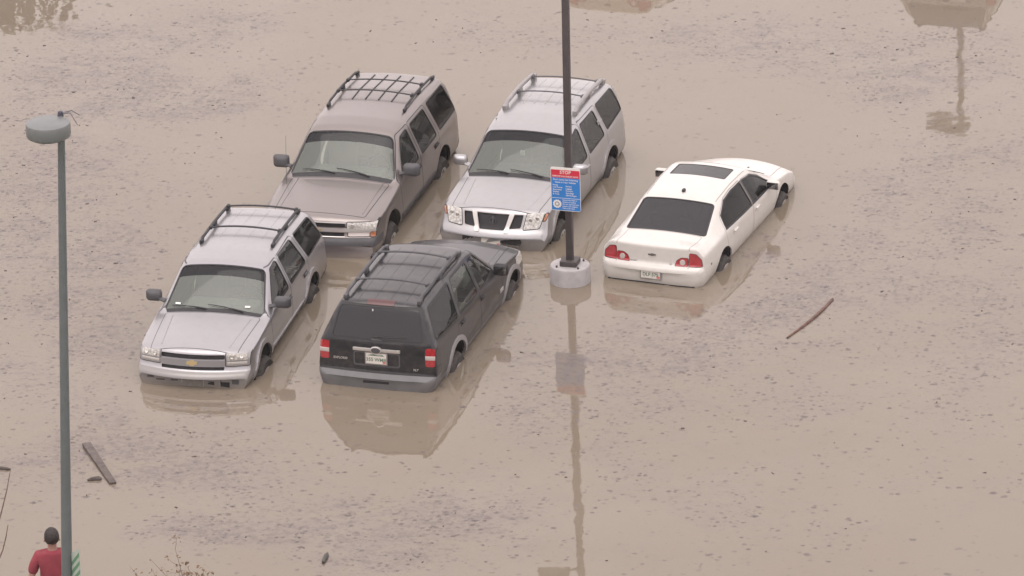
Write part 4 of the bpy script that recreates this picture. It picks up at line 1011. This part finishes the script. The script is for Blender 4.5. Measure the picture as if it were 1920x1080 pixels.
def vflecks(scale, k, r0, r1):
    wob = N('ShaderNodeTexNoise'); wob.inputs['Scale'].default_value = scale*1.6; wob.inputs['Detail'].default_value = 2; L(P_, wob.inputs['Vector'])
    sc_ = N('ShaderNodeVectorMath', operation='MULTIPLY_ADD'); L(wob.outputs['Color'], sc_.inputs[0]); sc_.inputs[1].default_value = (.75/scale,)*3; L(P_, sc_.inputs[2])
    v = N('ShaderNodeTexVoronoi'); v.inputs['Scale'].default_value = scale; L(sc_.outputs[0], v.inputs['Vector'])
    sp3 = N('ShaderNodeSeparateColor'); L(v.outputs['Color'], sp3.inputs[0])
    on = mapr(math_('SUBTRACT', math_('MULTIPLY_ADD', dens2, k, .011), sp3.outputs[0]), 0, .05)
    rad = math_('MULTIPLY_ADD', sp3.outputs[1], r1, r0)
    bl_ = mapr(v.outputs['Distance'], rad, math_('MULTIPLY', rad, .5), 0, 1)
    return math_('MULTIPLY', math_('MULTIPLY', on, bl_), math_('MULTIPLY_ADD', sp3.outputs[2], .65, .35))
fv = math_('MAXIMUM', vflecks(7.5, .34, .16, .30), vflecks(14, .52, .24, .32))
fleck = math_('MAXIMUM', math_('MULTIPLY', math_('MAXIMUM', fa, fb), .42), fv)
film = math_('MULTIPLY', mapr(dens2, .15, 1.1, 0, .6), mapr(noise(P_, 3.2, 6, .7, .4), .38, .62, .1, 1))
silt = noise(tc, .16, 3, .5, 1.2)
mud = mixc(mapr(silt, .35, .65), (.203, .172, .134), (.187, .156, .117))
c1 = mixc(film, mud, (.160, .128, .124))
c2 = mixc(math_('MULTIPLY', fleck, .92), c1, (.050, .038, .052))
L(c2, b.inputs['Base Color'])
L(math_('MULTIPLY_ADD', math_('MAXIMUM', fleck, math_('MULTIPLY', film, .35)), .55, .015), b.inputs['Roughness'])
b.inputs['IOR'].default_value = 1.42
L(math_('MULTIPLY_ADD', fleck, -.35, .5), b.inputs['Specular IOR Level'])
rip = math_('ADD', math_('MULTIPLY', noise(tc, 1.1, 2, .5, .3), 1.0), math_('MULTIPLY', noise(tc, 3.0, 2, .5), .16))
bp = N('ShaderNodeBump'); bp.inputs['Strength'].default_value = 1; bp.inputs['Distance'].default_value = .0042
L(rip, bp.inputs['Height']); L(bp.outputs[0], b.inputs['Normal'])
me.materials.append(wm_)
wo = bpy.data.objects.new('flood_water', me); C.objects.link(wo); tag(wo, kind='structure')

# larger floating bits of bark and reed: nobody could count them
bm = bmesh.new(); rng = random.Random(11); cnt = 0
def dens_at(x, y):
    i = int(np.clip(np.searchsorted(ys, y), 0, ny-1)); j = int(np.clip(np.searchsorted(xs, x), 0, nx-1)); return D[i, j]
while cnt < 190:
    x, y = rng.uniform(-10, 10), rng.uniform(-15, 18)
    if rng.random() > dens_at(x, y)*.9: continue
    l = rng.choice([.025, .03, .04, .05, .06, .09])*rng.uniform(.6, 1.2); wd = l*rng.uniform(.18, .5); a = rng.gauss(.2, .7); k = 6
    pts = []
    for q in range(k):
        t = 2*PI*q/k; r = rng.uniform(.7, 1.15); px_, py_ = math.cos(t)*l*r*.5, math.sin(t)*wd*r*.5
        pts.append((x+px_*math.cos(a)-py_*math.sin(a), y+px_*math.sin(a)+py_*math.cos(a)))
    lo = [bm.verts.new((p[0], p[1], -.004)) for p in pts]; hi = [bm.verts.new((p[0], p[1], rng.uniform(.004, .014))) for p in pts]
    mi = rng.choice([0, 0, 0, 1])
    bm.faces.new(hi).material_index = mi
    for q in range(k): bm.faces.new((lo[q], lo[(q+1) % k], hi[(q+1) % k], hi[q])).material_index = mi
    cnt += 1
tag(obj('floating_debris', bm, [mat('wet_bark', (.12, .10, .105), .6, var=.4), mat('wet_reed', (.125, .10, .085), .6, var=.3)], smooth=False), kind='stuff')

# ------------------------------------------------------------------ drift wood
def jitter_tube(bm, pts, rads, n=8, seed=1, amp=.15):
    r = random.Random(seed); tube(bm, pts, rads, n)
    for v in bm.verts: v.co += Vector((r.uniform(-1, 1), r.uniform(-1, 1), r.uniform(-1, 1)))*min(rads)*amp
WOOD = mat('wet_wood', (.115, .092, .082), .6, var=.5, vscale=9, bump=.4); REDW = mat('reddish_wood', (.16, .085, .065), .6, var=.5, vscale=7, bump=.4)
a, b_ = at(162, 835), at(212, 908); d = (b_-a); bm = bmesh.new()
rbox(bm, (d.length, .125, .045), (0, 0, 0), .008)
for v in bm.verts:
    if v.co.x > .3: v.co.y *= .8
bmesh.ops.transform(bm, matrix=Matrix.Translation((a+b_)/2+Vector((0, 0, .018))) @ Matrix.Rotation(math.atan2(d.y, d.x), 4, 'Z') @ Matrix.Rotation(R(.7), 4, 'Y'), verts=bm.verts)
tag(obj('wooden_plank', bm, WOOD), 'grey wooden plank floating beside the green lamp post', 'plank')
a, b_ = at(164, 902), at(190, 900); bm = bmesh.new(); jitter_tube(bm, [a+(b_-a)*t+Vector((0, .03*math.sin(t*3), .015)) for t in (0, .3, .6, .8, 1)], [.012, .03, .035, .04, .02], 8, 3)
tag(obj('wood_chunk', bm, WOOD), 'short broken wood chunk floating left of the plank end', 'driftwood')
a, b_ = at(1476, 634), at(1561, 562); bm = bmesh.new(); jitter_tube(bm, [a+(b_-a)*t+Vector((.05*math.sin(t*3.1), 0, .010)) for t in np.linspace(0, 1, 12)], [.012+.013*math.sin(min(1, t*1.15)*2.4) for t in np.linspace(0, 1, 12)], 8, 5)
tag(obj('tree_branch', bm, REDW), 'thin reddish brown branch floating right of the white sedan', 'branch')
a, b_ = at(606, 1057), at(614, 1040); bm = bmesh.new(); jitter_tube(bm, [a+(b_-a)*t+Vector((0, 0, .02)) for t in (0, .3, .7, 1)], [.02, .032, .034, .018], 8, 6)
tag(obj('wood_stump', bm, mat('dark_wet_wood', (.075, .072, .066), .6, var=.4)), 'small dark piece of wood floating low in the flood at the bottom', 'driftwood')
a, b_ = at(-12, 878), at(20, 881); bm = bmesh.new(); jitter_tube(bm, [a+(b_-a)*t+Vector((0, 0, .012)) for t in (0, .4, .8, 1)], [.03, .03, .025, .012], 8, 8)
tag(obj('drift_stick', bm, WOOD), 'grey stick floating at the left edge of the flood', 'driftwood')

# ------------------------------------------------------------------ lamp posts
DARKPOLE = mat('dark_bronze_pole', (.085, .074, .076), .5, .3, var=.2); GREENPOLE = mat('grey_green_pole', (.15, .172, .175), .5, .2, var=.15)
CONC = mat('concrete', (.42, .405, .41), .85, var=.22, vscale=7, bump=.25); DRUM = mat('grey_lamp_housing', (.19, .205, .205), .45, .2, var=.12); DRUMD = mat('bronze_lamp_housing', (.10, .09, .09), .45, .3)
LENS = mat('lamp_glass', (.55, .55, .5), .2)
def drum_head(root, c, rad, h, m, pole_xy):
    bm = bmesh.new(); lathe(bm, [(rad*.86, -h/2-.012), (rad*.97, -h/2), (rad, -h/2+.02), (rad, h/2-.03), (rad*.975, h/2-.006), (rad*.93, h/2), (rad*.3, h/2+.012), (.0001, h/2+.014)], 40, 'z', c)
    hd = obj('lamp_head', bm, m, root)
    bm = bmesh.new(); lathe(bm, [(rad*.84, -h/2-.02), (rad*.5, -h/2-.035), (.0001, -h/2-.04)], 32, 'z', c); obj('lamp_lens', bm, LENS, hd)
    bm = bmesh.new(); p = Vector((pole_xy[0], pole_xy[1], c[2])); tube(bm, [p, Vector(c)*.35+p*.65, Vector(c)], .045, 8); obj('lamp_arm', bm, m, root)
def lean(o, ax, ay):     # slight lean of a post, by angles to the right and away
    o.rotation_euler = (-ay, ax, o.rotation_euler[2])
def square_post(base, heads, label, h=5.06, rz=R(-16), group=None):
    root = empty('lamp_post', base, 0); tag(root, label, 'lamp post', group)
    bm = bmesh.new(); lathe(bm, [(.315, -.55), (.315, .245), (.30, .27), (.0001, .275)], 44, 'z'); obj('concrete_footing', bm, CONC, root)
    rot = Matrix.Rotation(rz, 3, 'Z')
    bm = bmesh.new(); rbox(bm, (.27, .27, .085), (0, 0, .318), .012, rot); bp_ = obj('base_cover', bm, DARKPOLE, root)
    for sx in (-1, 1):
        for sy in (-1, 1):
            bm = bmesh.new(); lathe(bm, [(.016, 0), (.016, .03), (.0001, .032)], 8, 'z', rot @ Vector((sx*.17, sy*.17, 0)) + Vector((0, 0, .272))); obj('bolt', bm, DARKPOLE, bp_)
    bm = bmesh.new(); rbox(bm, (.106, .106, h-.34), (0, 0, .34+(h-.34)/2), .014, rot); obj('pole', bm, DARKPOLE, root)
    for (dx, dy) in heads: drum_head(root, (dx, dy, h-.10), .25, .15, DRUMD, (0, 0))
    return root
pc = square_post(at(1069.5, 526), [(-.42, -.10)], 'dark square lamp post on a round concrete footing, carrying the blue sign')
lean(pc, R(.45), 0)

# the sign on it
sg = at(1069.5, 526) + Vector((0, 0, 0)); ang = R(-17)
sgo = Vector((sg.x-.035, sg.y-.088, 1.545)); A_ = Vector((math.cos(ang), math.sin(ang), 0)); N_ = Vector((math.sin(ang), -math.cos(ang), 0)); Z_ = Vector((0, 0, 1))
sr = empty('parking_sign', (0, 0, 0)); sr.location = sgo; tag(sr, 'blue and red anti theft notice with white lettering, fixed to the dark lamp post', 'sign')
SW = mat('sign_white', (.80, .78, .75), .45, var=.08); SB = mat('sign_blue', (.03, .22, .62), .4, var=.08); SR = mat('sign_red', (.62, .03, .06), .4, var=.08); SG = mat('sign_grey', (.32, .33, .36), .5)
O0 = Vector((0, 0, 0))
def fr_(z=0): return (O0+N_*z, A_, Z_, N_)
bm = bmesh.new(); prism(bm, rounded([(-.235, -.355), (.235, -.355), (.235, .355), (-.235, .355)], .03), .006, fr_(0)); obj('panel', bm, SW, sr, smooth=False)
bm = bmesh.new(); prism(bm, [(-.228, -.345), (.228, -.345), (.228, .185), (-.228, .185)], .002, fr_(.006)); bl = obj('blue_field', bm, SB, sr, smooth=False)
bm = bmesh.new(); prism(bm, [(-.228, .187), (.228, .187), (.228, .315), (-.228, .315)], .002, fr_(.006)); rd = obj('red_field', bm, SR, sr, smooth=False)
def ln(s, x, y, size, m, par, al='LEFT'):
    return text_bm(s, size, (O0+N_*.0095+A_*x+Z_*y, A_, Z_, N_), .0008, al)
obj('lettering', merge([ln('STOP', 0, .275, .075, SW, rd, 'CENTER'), ln('REMOVE VALUABLES NOW', 0, .212, .034, SW, rd, 'CENTER')]), SW, rd, smooth=False)
T = [ln("Don't Leave the Following", 0, .155, .037, SW, bl, 'CENTER'), ln('Items in Your Vehicle:', 0, .112, .037, SW, bl, 'CENTER')]
for i, t in enumerate(['Purses', 'Cell Phones', 'Electronics', 'Wallets', '& Tools']): T.append(ln(t, -.205, .065-.037*i, .032, SW, bl))
for i, t in enumerate(['Stereos', 'Luggage', 'Cameras', 'Gym Bags', 'Gift Packages']): T.append(ln(t, .0, .050-.037*i, .032, SW, bl))
for i, t in enumerate(['Report the theft or', 'break in to police.', 'Do not approach any', 'person you suspect.', 'Call us any time']): T.append(ln(t, -.055, -.175-.034*i, .030, SW, bl))
obj('lettering', merge(T), SW, bl, smooth=False)
bm = bmesh.new(); prism(bm, [(-.22, -.150), (.22, -.150), (.22, -.144), (-.22, -.144)], .0015, fr_(.008)); obj('divider', bm, SW, bl, smooth=False)
bm = bmesh.new(); k = 24
prism(bm, [(-.14+(.072 if i % 2 else .062)*math.cos(2*PI*i/k), -.245+(.072 if i % 2 else .062)*math.sin(2*PI*i/k)) for i in range(k)], .0015, fr_(.008)); sl_ = obj('seal', bm, SW, bl, smooth=False)
bm = bmesh.new(); prism(bm, ngon(-.14, -.245, .040, 20), .0015, fr_(.0095)); obj('seal_ring', bm, SG, bl, smooth=False)
bm = bmesh.new(); prism(bm, ngon(-.14, -.245, .020, 16), .0015, fr_(.011)); obj('seal_centre', bm, SW, bl, smooth=False)
bm = bmesh.new()
rbox(bm, (.16, .03, .03), N_*-.017+Z_*.24, .004, Matrix.Rotation(ang, 3, 'Z')); obj('bracket', bm, DARKPOLE, sr)
bm = bmesh.new()
rbox(bm, (.16, .03, .03), N_*-.017-Z_*.24, .004, Matrix.Rotation(ang, 3, 'Z')); obj('bracket', bm, DARKPOLE, sr)

# what the water mirrors from beyond the frame: two more cars, a lamp post with two heads, an added stand-in tree
dv = at(1136, -24)-at(1221, 542)
c2_ = copy_tree(MAL['root']); c2_.location = MAL['root'].location + Vector((dv.x, dv.y, 0)); tag(c2_, 'beige sedan beyond the upper edge, seen only as a pale reflection behind the lamp post', 'car')
dv = at(1770, -58)-at(704, 725)
def repaint(o, old, new):
    for i_, sl in enumerate(o.material_slots):
        if sl.material == old: sl.link = 'OBJECT'; sl.material = new
    for ch in o.children: repaint(ch, old, new)
repaint(c2_, MT['white'], MT['beige'])
c3_ = copy_tree(EXPL['root']); c3_.location = EXPL['root'].location + Vector((dv.x, dv.y, 0)); repaint(c3_, MT['black'], MT['greypaint']); tag(c3_, 'grey SUV beyond the upper right corner, seen only as its reflection', 'SUV')
p2 = square_post(at(1800, -235), [(-.42, -.08), (-.12, -.42)], 'twin headed lamp post beyond the upper edge, mirrored at the upper right'); lean(p2, R(.4), 0)

# ------------------------------------------------------------------ the near bank, the person and the green lamp post on it
head = at_depth(97, 1011, 63.8)
ZB = head.z - 1.61
edge = head.y + .55
bm = bmesh.new()
prof = [(edge+3.2, -.6), (edge+1.2, .05), (edge+.25, ZB-.25), (edge-.1, ZB), (edge-6, ZB+.1), (edge-60, ZB+.3), (edge-60, -.6)]
xsb = np.linspace(-45, 45, 46); rr = random.Random(4); rows_ = []
for x in xsb:
    rows_.append([bm.verts.new((x, y+rr.uniform(-.12, .12)*(0 < i < 4), z+(rr.uniform(-.05, .05) if 0 < i < 3 else 0))) for i, (y, z) in enumerate(prof)])
for a_, c_ in zip(rows_, rows_[1:]):
    for i in range(len(prof)-1): bm.faces.new((a_[i], a_[i+1], c_[i+1], c_[i]))
bmesh.ops.recalc_face_normals(bm, faces=bm.faces)
tag(obj('river_bank', bm, mat('bank_soil', (.13, .105, .075), .95, var=.5, vscale=2.5, bump=.6, col2=(.07, .085, .04))), kind='structure')

gp = at_depth(125.5, 1080, 63.0)
def at_y(px, py, y):
    d = ray(px, py); return cam_pos + d*((y-cam_pos.y)/d.y)
gt = at_y(114.5, 232, gp.y)
k_ = (gp.z-ZB)/(gt.z-gp.z); base = Vector((gp.x+(gp.x-gt.x)*k_, gp.y, ZB))
H = gt.z-ZB
lp = empty('lamp_post', base); tag(lp, 'tall round grey green lamp post with a drum shaped lamp head', 'lamp post')
topx = gt.x-base.x
bm = bmesh.new(); tube(bm, [Vector((0, 0, 0)), Vector((topx*.5, 0, H*.5)), Vector((topx, 0, H))], [.074, .056, .042], 20); obj('pole', bm, GREENPOLE, lp)
bm = bmesh.new(); lathe(bm, [(.16, 0), (.16, .03), (.10, .09), (.085, .12)], 24, 'z'); obj('base_plate', bm, GREENPOLE, lp)
dh = at_y(90.5, 242, gp.y-.22)-base
drum_head(lp, (dh.x, dh.y, dh.z), .258, .165, DRUM, (topx, 0))
bm = bmesh.new(); lathe(bm, [(.036, 0), (.036, .10), (.028, .15), (.0001, .16)], 16, 'z', (topx, 0, H)); pcg = obj('photocell', bm, mat('dark_photocell', (.05, .055, .075), .5), lp)
bm = bmesh.new(); rbox(bm, (.07, .05, .04), (topx-.045, -.03, H+.03), .012); obj('photocell_bracket', bm, mat('white_metal', (.8, .8, .8), .4), lp)
bm = bmesh.new()
for (e) in ((.22, .0, .10), (.20, -.06, .02)): tube(bm, [Vector((topx+.02, 0, H+.13)), Vector((topx+.02+e[0]*.5, e[1], H+.15+e[2]*.1)), Vector((topx+e[0], e[1]*2, H+e[2]))], [.010, .008, .005], 6)
obj('bird_wire', bm, mat('grey_wire', (.14, .13, .14), .5), lp)

# striped sign at the post
sp_ = at_depth(142.5, 1072, 62.9); so = empty('striped_sign', sp_); tag(so, 'small sign with green and white diagonal stripes beside the green lamp post', 'sign')
GW = mat('sign_pale', (.42, .47, .42), .5); GG = mat('sign_green', (.12, .26, .15), .5)
A2 = Vector((math.cos(R(-50)), math.sin(R(-50)), 0)); N2 = Vector((math.sin(R(-50)), -math.cos(R(-50)), 0))
bm = bmesh.new(); prism(bm, [(-.10, -.30), (.10, -.30), (.10, .34), (-.10, .20)], .008, (Vector((0, 0, 0)), A2, Z_, N2)); pn = obj('panel', bm, GW, so, smooth=False)
for i in range(7):
    z0 = -.42+.11*i; poly = [(-.10, max(-.30, z0)), (.10, z0+.22), (.10, z0+.27), (-.10, max(-.30, z0+.05))]
    if poly[2][1] > .32 or poly[1][1] < -.3: continue
    bm = bmesh.new(); prism(bm, poly, .003, (N2*.008, A2, Z_, N2)); obj('stripe', bm, GG, pn, smooth=False)
bm = bmesh.new(); tube(bm, [-N2*.012+Vector((0, 0, -1.05-(sp_.z-ZB-1.05))), -N2*.012+Vector((0, 0, .18))], .02, 10); obj('sign_stake', bm, GREENPOLE, so)

# person: one continuous skinned body, clothes grown over it
def skin_mesh(nodes, edges, name, m, parent, root_i=0, sub=2, loc=None):
    me = bpy.data.meshes.new(name); me.from_pydata([p for p, r in nodes], edges, [])
    o = bpy.data.objects.new(name, me); C.objects.link(o)
    sk = o.modifiers.new('skin', 'SKIN'); sk.use_smooth_shade = True
    for i, (p, r) in enumerate(nodes):
        sv = me.skin_vertices[0].data[i]; sv.radius = r if isinstance(r, tuple) else (r, r); sv.use_root = (i == root_i)
    ss = o.modifiers.new('sub', 'SUBSURF'); ss.levels = sub; ss.render_levels = sub
    bpy.context.view_layer.update()
    e = bpy.data.meshes.new_from_object(o.evaluated_get(bpy.context.evaluated_depsgraph_get()))
    bpy.data.objects.remove(o); bpy.data.meshes.remove(me)
    e.name = name; e.materials.clear(); e.materials.append(m)
    e.polygons.foreach_set('use_smooth', [True]*len(e.polygons))
    q = bpy.data.objects.new(name, e); C.objects.link(q); q.parent = parent
    return q
pr = empty('person', (head.x, head.y, ZB), R(6)); tag(pr, 'person with short dark hair in a red T-shirt, back turned, beside the green post', 'person')
SKIN = mat('skin', (.36, .20, .16), .55, var=.1); SHIRT = mat('red_shirt', (.27, .040, .058), .85, var=.22, vscale=9, bump=.3); JEANS = mat('blue_jeans', (.05, .07, .13), .85, var=.3, vscale=20); HAIR = mat('dark_hair', (.028, .020, .018), .6, var=.5, vscale=30, bump=.6); SHOE = mat('dark_shoe', (.05, .05, .05), .6)
nd = [((0, 0, .95), (.15, .11)), ((0, 0, 1.15), (.14, .10)), ((0, .005, 1.32), (.155, .105)), ((0, 0, 1.42), (.10, .08)), ((0, .0, 1.475), (.055, .055)), ((0, .012, 1.54), (.06, .065)), ((0, .02, 1.62), (.075, .092)), ((0, .015, 1.685), (.068, .085)), ((0, .012, 1.715), (.035, .05))]
ed = [(i, i+1) for i in range(8)]
def chain(start, pts):
    p = start
    for q in pts: nd.append(q); ed.append((p, len(nd)-1)); p = len(nd)-1
    return p
for sd in (-1, 1):
    el = (.285*sd, -.02, 1.10) if sd < 0 else (.275*sd, .03, 1.12)
    wr = (.27*sd, .10, .88) if sd < 0 else (.23*sd, .20, .98)
    wi = chain(2, [((.17*sd, 0, 1.385), .062), ((.225*sd, -.005, 1.30), .052), (el, .042), (wr, .028)])
    w0 = Vector(wr); dr = (w0-Vector(el)).normalized()
    pl = chain(wi, [(tuple(w0+dr*.06), (.036, .018))])
    side_ = dr.cross(Vector((sd, 0, 0))).normalized()
    for k, ln_ in enumerate((.066, .076, .072, .056)):
        o_ = side_*((k-1.5)*.019)
        chain(pl, [(tuple(w0+dr*.092+o_), .010), (tuple(w0+dr*(.092+ln_*.55)+o_-Vector((sd*.010, 0, 0))), .0085), (tuple(w0+dr*(.092+ln_)+o_-Vector((sd*.026, 0, 0))), .007)])
    chain(wi, [(tuple(w0+dr*.035-side_*.034), .012), (tuple(w0+dr*.075-side_*.055-Vector((sd*.01, 0, 0))), .010), (tuple(w0+dr*.10-side_*.056-Vector((sd*.02, 0, 0))), .008)])
    ft = chain(0, [((.095*sd, 0, .86), .095), ((.105*sd, .01, .50), .062), ((.105*sd, -.01, .10), .042), ((.11*sd, .0, .05), .042), ((.115*sd, .13, .035), (.042, .03))])
skin_mesh(nd, ed, 'body', SKIN, pr)
def cloth(nodes, edges, name, m): return skin_mesh(nodes, edges, name, m, pr)
sh = [((0, 0, .93), (.185, .135)), ((0, 0, 1.14), (.178, .128)), ((0, -.003, 1.31), (.195, .130)), ((0, -.002, 1.43), (.125, .095)), ((0, .0, 1.492), (.074, .074))]
se = [(0, 1), (1, 2), (2, 3), (3, 4)]
for sd in (-1, 1):
    k = len(sh); sh += [((.175*sd, 0, 1.40), .085), ((.235*sd, -.006, 1.28), .074), ((.268*sd, -.014 if sd < 0 else .015, 1.165), .066)]; se += [(2, k), (k, k+1), (k+1, k+2)]
cloth(sh, se, 't_shirt', SHIRT)
tr_ = [((0, 0, .96), (.165, .125)), ((0, 0, .88), (.16, .125))]; te = [(0, 1)]
for sd in (-1, 1):
    k = len(tr_); tr_ += [((.098*sd, 0, .78), .105), ((.107*sd, .01, .48), .078), ((.108*sd, -.008, .09), .062)]; te += [(1, k), (k, k+1), (k+1, k+2)]
cloth(tr_, te, 'trousers', JEANS)
for sd in (-1, 1): cloth([((.11*sd, -.04, .045), (.048, .045)), ((.113*sd, .06, .045), (.052, .042)), ((.116*sd, .16, .035), (.045, .03))], [(0, 1), (1, 2)], 'shoe', SHOE)
# hair: a cap over crown, back and sides, with a ragged lower edge
bm = bmesh.new(); bmesh.ops.create_icosphere(bm, subdivisions=4, radius=1)
rh = random.Random(2)
kill = [v for v in bm.verts if v.co.z < -.62 - .06*rh.random() or (v.co.y > .55 and v.co.z < .35)]
bmesh.ops.delete(bm, geom=kill, context='VERTS')
for v in bm.verts:
    s_ = 1+.035*rh.uniform(-1, 1); v.co = Vector((v.co.x*.091*s_, v.co.y*.108*s_+.005, v.co.z*.115*s_+1.645))
obj('hair', bm, HAIR, pr)
for sd in (-1, 1):
    bm = bmesh.new(); lathe(bm, [(.030, -.006), (.034, 0), (.028, .008), (.0001, .004)], 14, 'z'); bmesh.ops.scale(bm, vec=(.62, 1, 1), verts=bm.verts)
    bmesh.ops.transform(bm, matrix=Matrix.Translation((sd*.086, .018, 1.605)) @ Matrix.Rotation(sd*R(75), 4, 'Y') @ Matrix.Rotation(R(90), 4, 'Z'), verts=bm.verts); obj('ear', bm, SKIN, pr)
bm = bmesh.new(); rbox(bm, (.026, .03, .05), (0, .118, 1.60), .010, seg=3); obj('nose', bm, SKIN, pr)
for sd in (-1, 1):
    bm = bmesh.new(); bmesh.ops.create_icosphere(bm, subdivisions=2, radius=.0125); bmesh.ops.translate(bm, vec=(sd*.032, .098, 1.632), verts=bm.verts); obj('eye', bm, mat('eye_white', (.7, .7, .7), .2), pr)
bm = bmesh.new(); rbox(bm, (.05, .014, .014), (0, .104, 1.555), .005); obj('mouth', bm, mat('lips', (.42, .17, .15), .5), pr)

# bare shrubs on the bank whose twigs reach into the picture
TWIG = mat('twig_bark', (.21, .14, .12), .8, var=.4, vscale=20); TLEAF = mat('dry_leaf', (.22, .14, .08), .8, var=.4, vscale=30)
def shrub(base, height, spread, n, label, seed, leaves=True, lean_=(0, 0), rad=.011):
    r = random.Random(seed); root = empty('bare_shrub', base); tag(root, label, 'shrub')
    tw = bmesh.new(); lf = bmesh.new()
    def grow_(p, d, ln2, rd_, lev):
        pts = [p]; q = p
        for i in range(5):
            d = (d+Vector((r.gauss(0, .12), r.gauss(0, .12), r.gauss(.03, .08)))).normalized(); q = q+d*ln2/5; pts.append(q)
        tube(tw, pts, [rd_*(1-.13*i) for i in range(6)], 5)
        for i in range(2, 6):
            if lev < 2 and r.random() < .8:
                grow_(pts[i], (d+Vector((r.gauss(0, .6), r.gauss(0, .5), r.gauss(.1, .4)))).normalized(), ln2*r.uniform(.3, .55), rd_*.55, lev+1)
            if leaves and lev > 0 and r.random() < .75:
                for _ in range(2):
                    c = pts[i]+Vector((r.gauss(0, .03), r.gauss(0, .03), r.gauss(0, .03))); u = Vector((r.gauss(0, 1), r.gauss(0, 1), r.gauss(0, 1))).normalized(); v = u.orthogonal().normalized(); s2 = r.uniform(.014, .032)
                    lf.faces.new([lf.verts.new(c+u*s2), lf.verts.new(c+v*s2*.45), lf.verts.new(c-u*s2), lf.verts.new(c-v*s2*.45)])
    for k in range(n):
        a = r.uniform(0, 2*PI); b2 = r.uniform(0, spread)
        grow_(Vector((math.cos(a)*b2*.3, math.sin(a)*b2*.3, 0)), (Vector((math.cos(a)*b2*.6+lean_[0], math.sin(a)*b2*.4+lean_[1], 1))).normalized(), height*r.uniform(.75, 1.0), rad, 0)
    o = obj('twigs', tw, TWIG, root)
    if leaves: obj('leaves', lf, TLEAF, root, smooth=False)
    else: lf.free()
    return root
pb = at_depth(385, 1066, 62.5); shrub(Vector((pb.x, pb.y, ZB-.05)), pb.z-ZB-.22, .40, 12, 'bare reddish shrub poking up at the bottom edge right of the person', 21)
y_ = head.y+.3; b0 = at_y(-22, 1100, y_); b0.z = ZB-.02
sa = empty('bare_sapling', b0); tag(sa, 'thin bare sapling with two reddish stems at the left edge', 'sapling')
for q in ([(-22, 1060), (-8, 1000), (4, 955), (13, 918), (19, 884)], [(-20, 1090), (-6, 1058), (5, 1032), (11, 1008), (15, 984)]):
    bm = bmesh.new(); tube(bm, [Vector((0, 0, 0))]+[at_y(a_, b_2, y_)-b0 for a_, b_2 in q], [.012, .011, .010, .009, .008, .005], 6); obj('stem', bm, TWIG, sa)

# stand-in tree added past the upper left corner, unseen, for a dark reflection
tb_ = at(-35, -298); tr0 = empty('reflection_tree', (tb_.x, tb_.y, -.5)); tag(tr0, 'made-up leafy tree beyond the upper left corner, added for the brown reflection', 'tree')
bm = bmesh.new(); rt = random.Random(9); tube(bm, [Vector((0, 0, 0)), Vector((.05, 0, 1)), Vector((-.03, .05, 2.2)), Vector((.05, 0, 3.4))], [.14, .11, .08, .03], 10)
for k in range(9):
    a = rt.uniform(0, 2*PI); z = rt.uniform(1.2, 2.8); tube(bm, [Vector((0, 0, z)), Vector((math.cos(a)*.5, math.sin(a)*.5, z+.35)), Vector((math.cos(a)*1.0, math.sin(a)*1.0, z+.6))], [.05, .035, .012], 6)
obj('trunk', bm, mat('tree_bark', (.09, .07, .055), .9, var=.4, bump=.5), tr0)
bm = bmesh.new()
for k in range(3600):
    c = Vector((rt.gauss(0, .62), rt.gauss(0, .62), rt.uniform(1.1, 4.2)))
    if rt.random() < .3: c += Vector((.5*math.sin(c.z*5), .4*math.cos(c.z*4), 0))
    u = Vector((rt.gauss(0, 1), rt.gauss(0, 1), rt.gauss(0, 1))).normalized(); v = u.orthogonal().normalized(); s2 = rt.uniform(.08, .16)
    bm.faces.new([bm.verts.new(c+u*s2), bm.verts.new(c+v*s2*.5), bm.verts.new(c-u*s2), bm.verts.new(c-v*s2*.5)])
obj('crown', bm, mat('tree_leaves', (.05, .065, .025), .7, var=.5, vscale=3), tr0, smooth=False)

# thin haze volume added to lift the blacks and soften contrast
bm = bmesh.new(); rbox(bm, (760, 760, 34), (0, 100, -1.8+17), 0)
hz = bpy.data.materials.new('black_lift_haze'); hz.use_nodes = True
hn = hz.node_tree; hn.nodes.clear(); ho = hn.nodes.new('ShaderNodeOutputMaterial'); pv = hn.nodes.new('ShaderNodeVolumePrincipled')
pv.inputs['Color'].default_value = (.93, .90, .91, 1); pv.inputs['Density'].default_value = .0003; pv.inputs['Anisotropy'].default_value = .2
hn.links.new(pv.outputs[0], ho.inputs['Volume'])
ho_ = obj('haze', bm, hz, smooth=False); tag(ho_, kind='stuff')
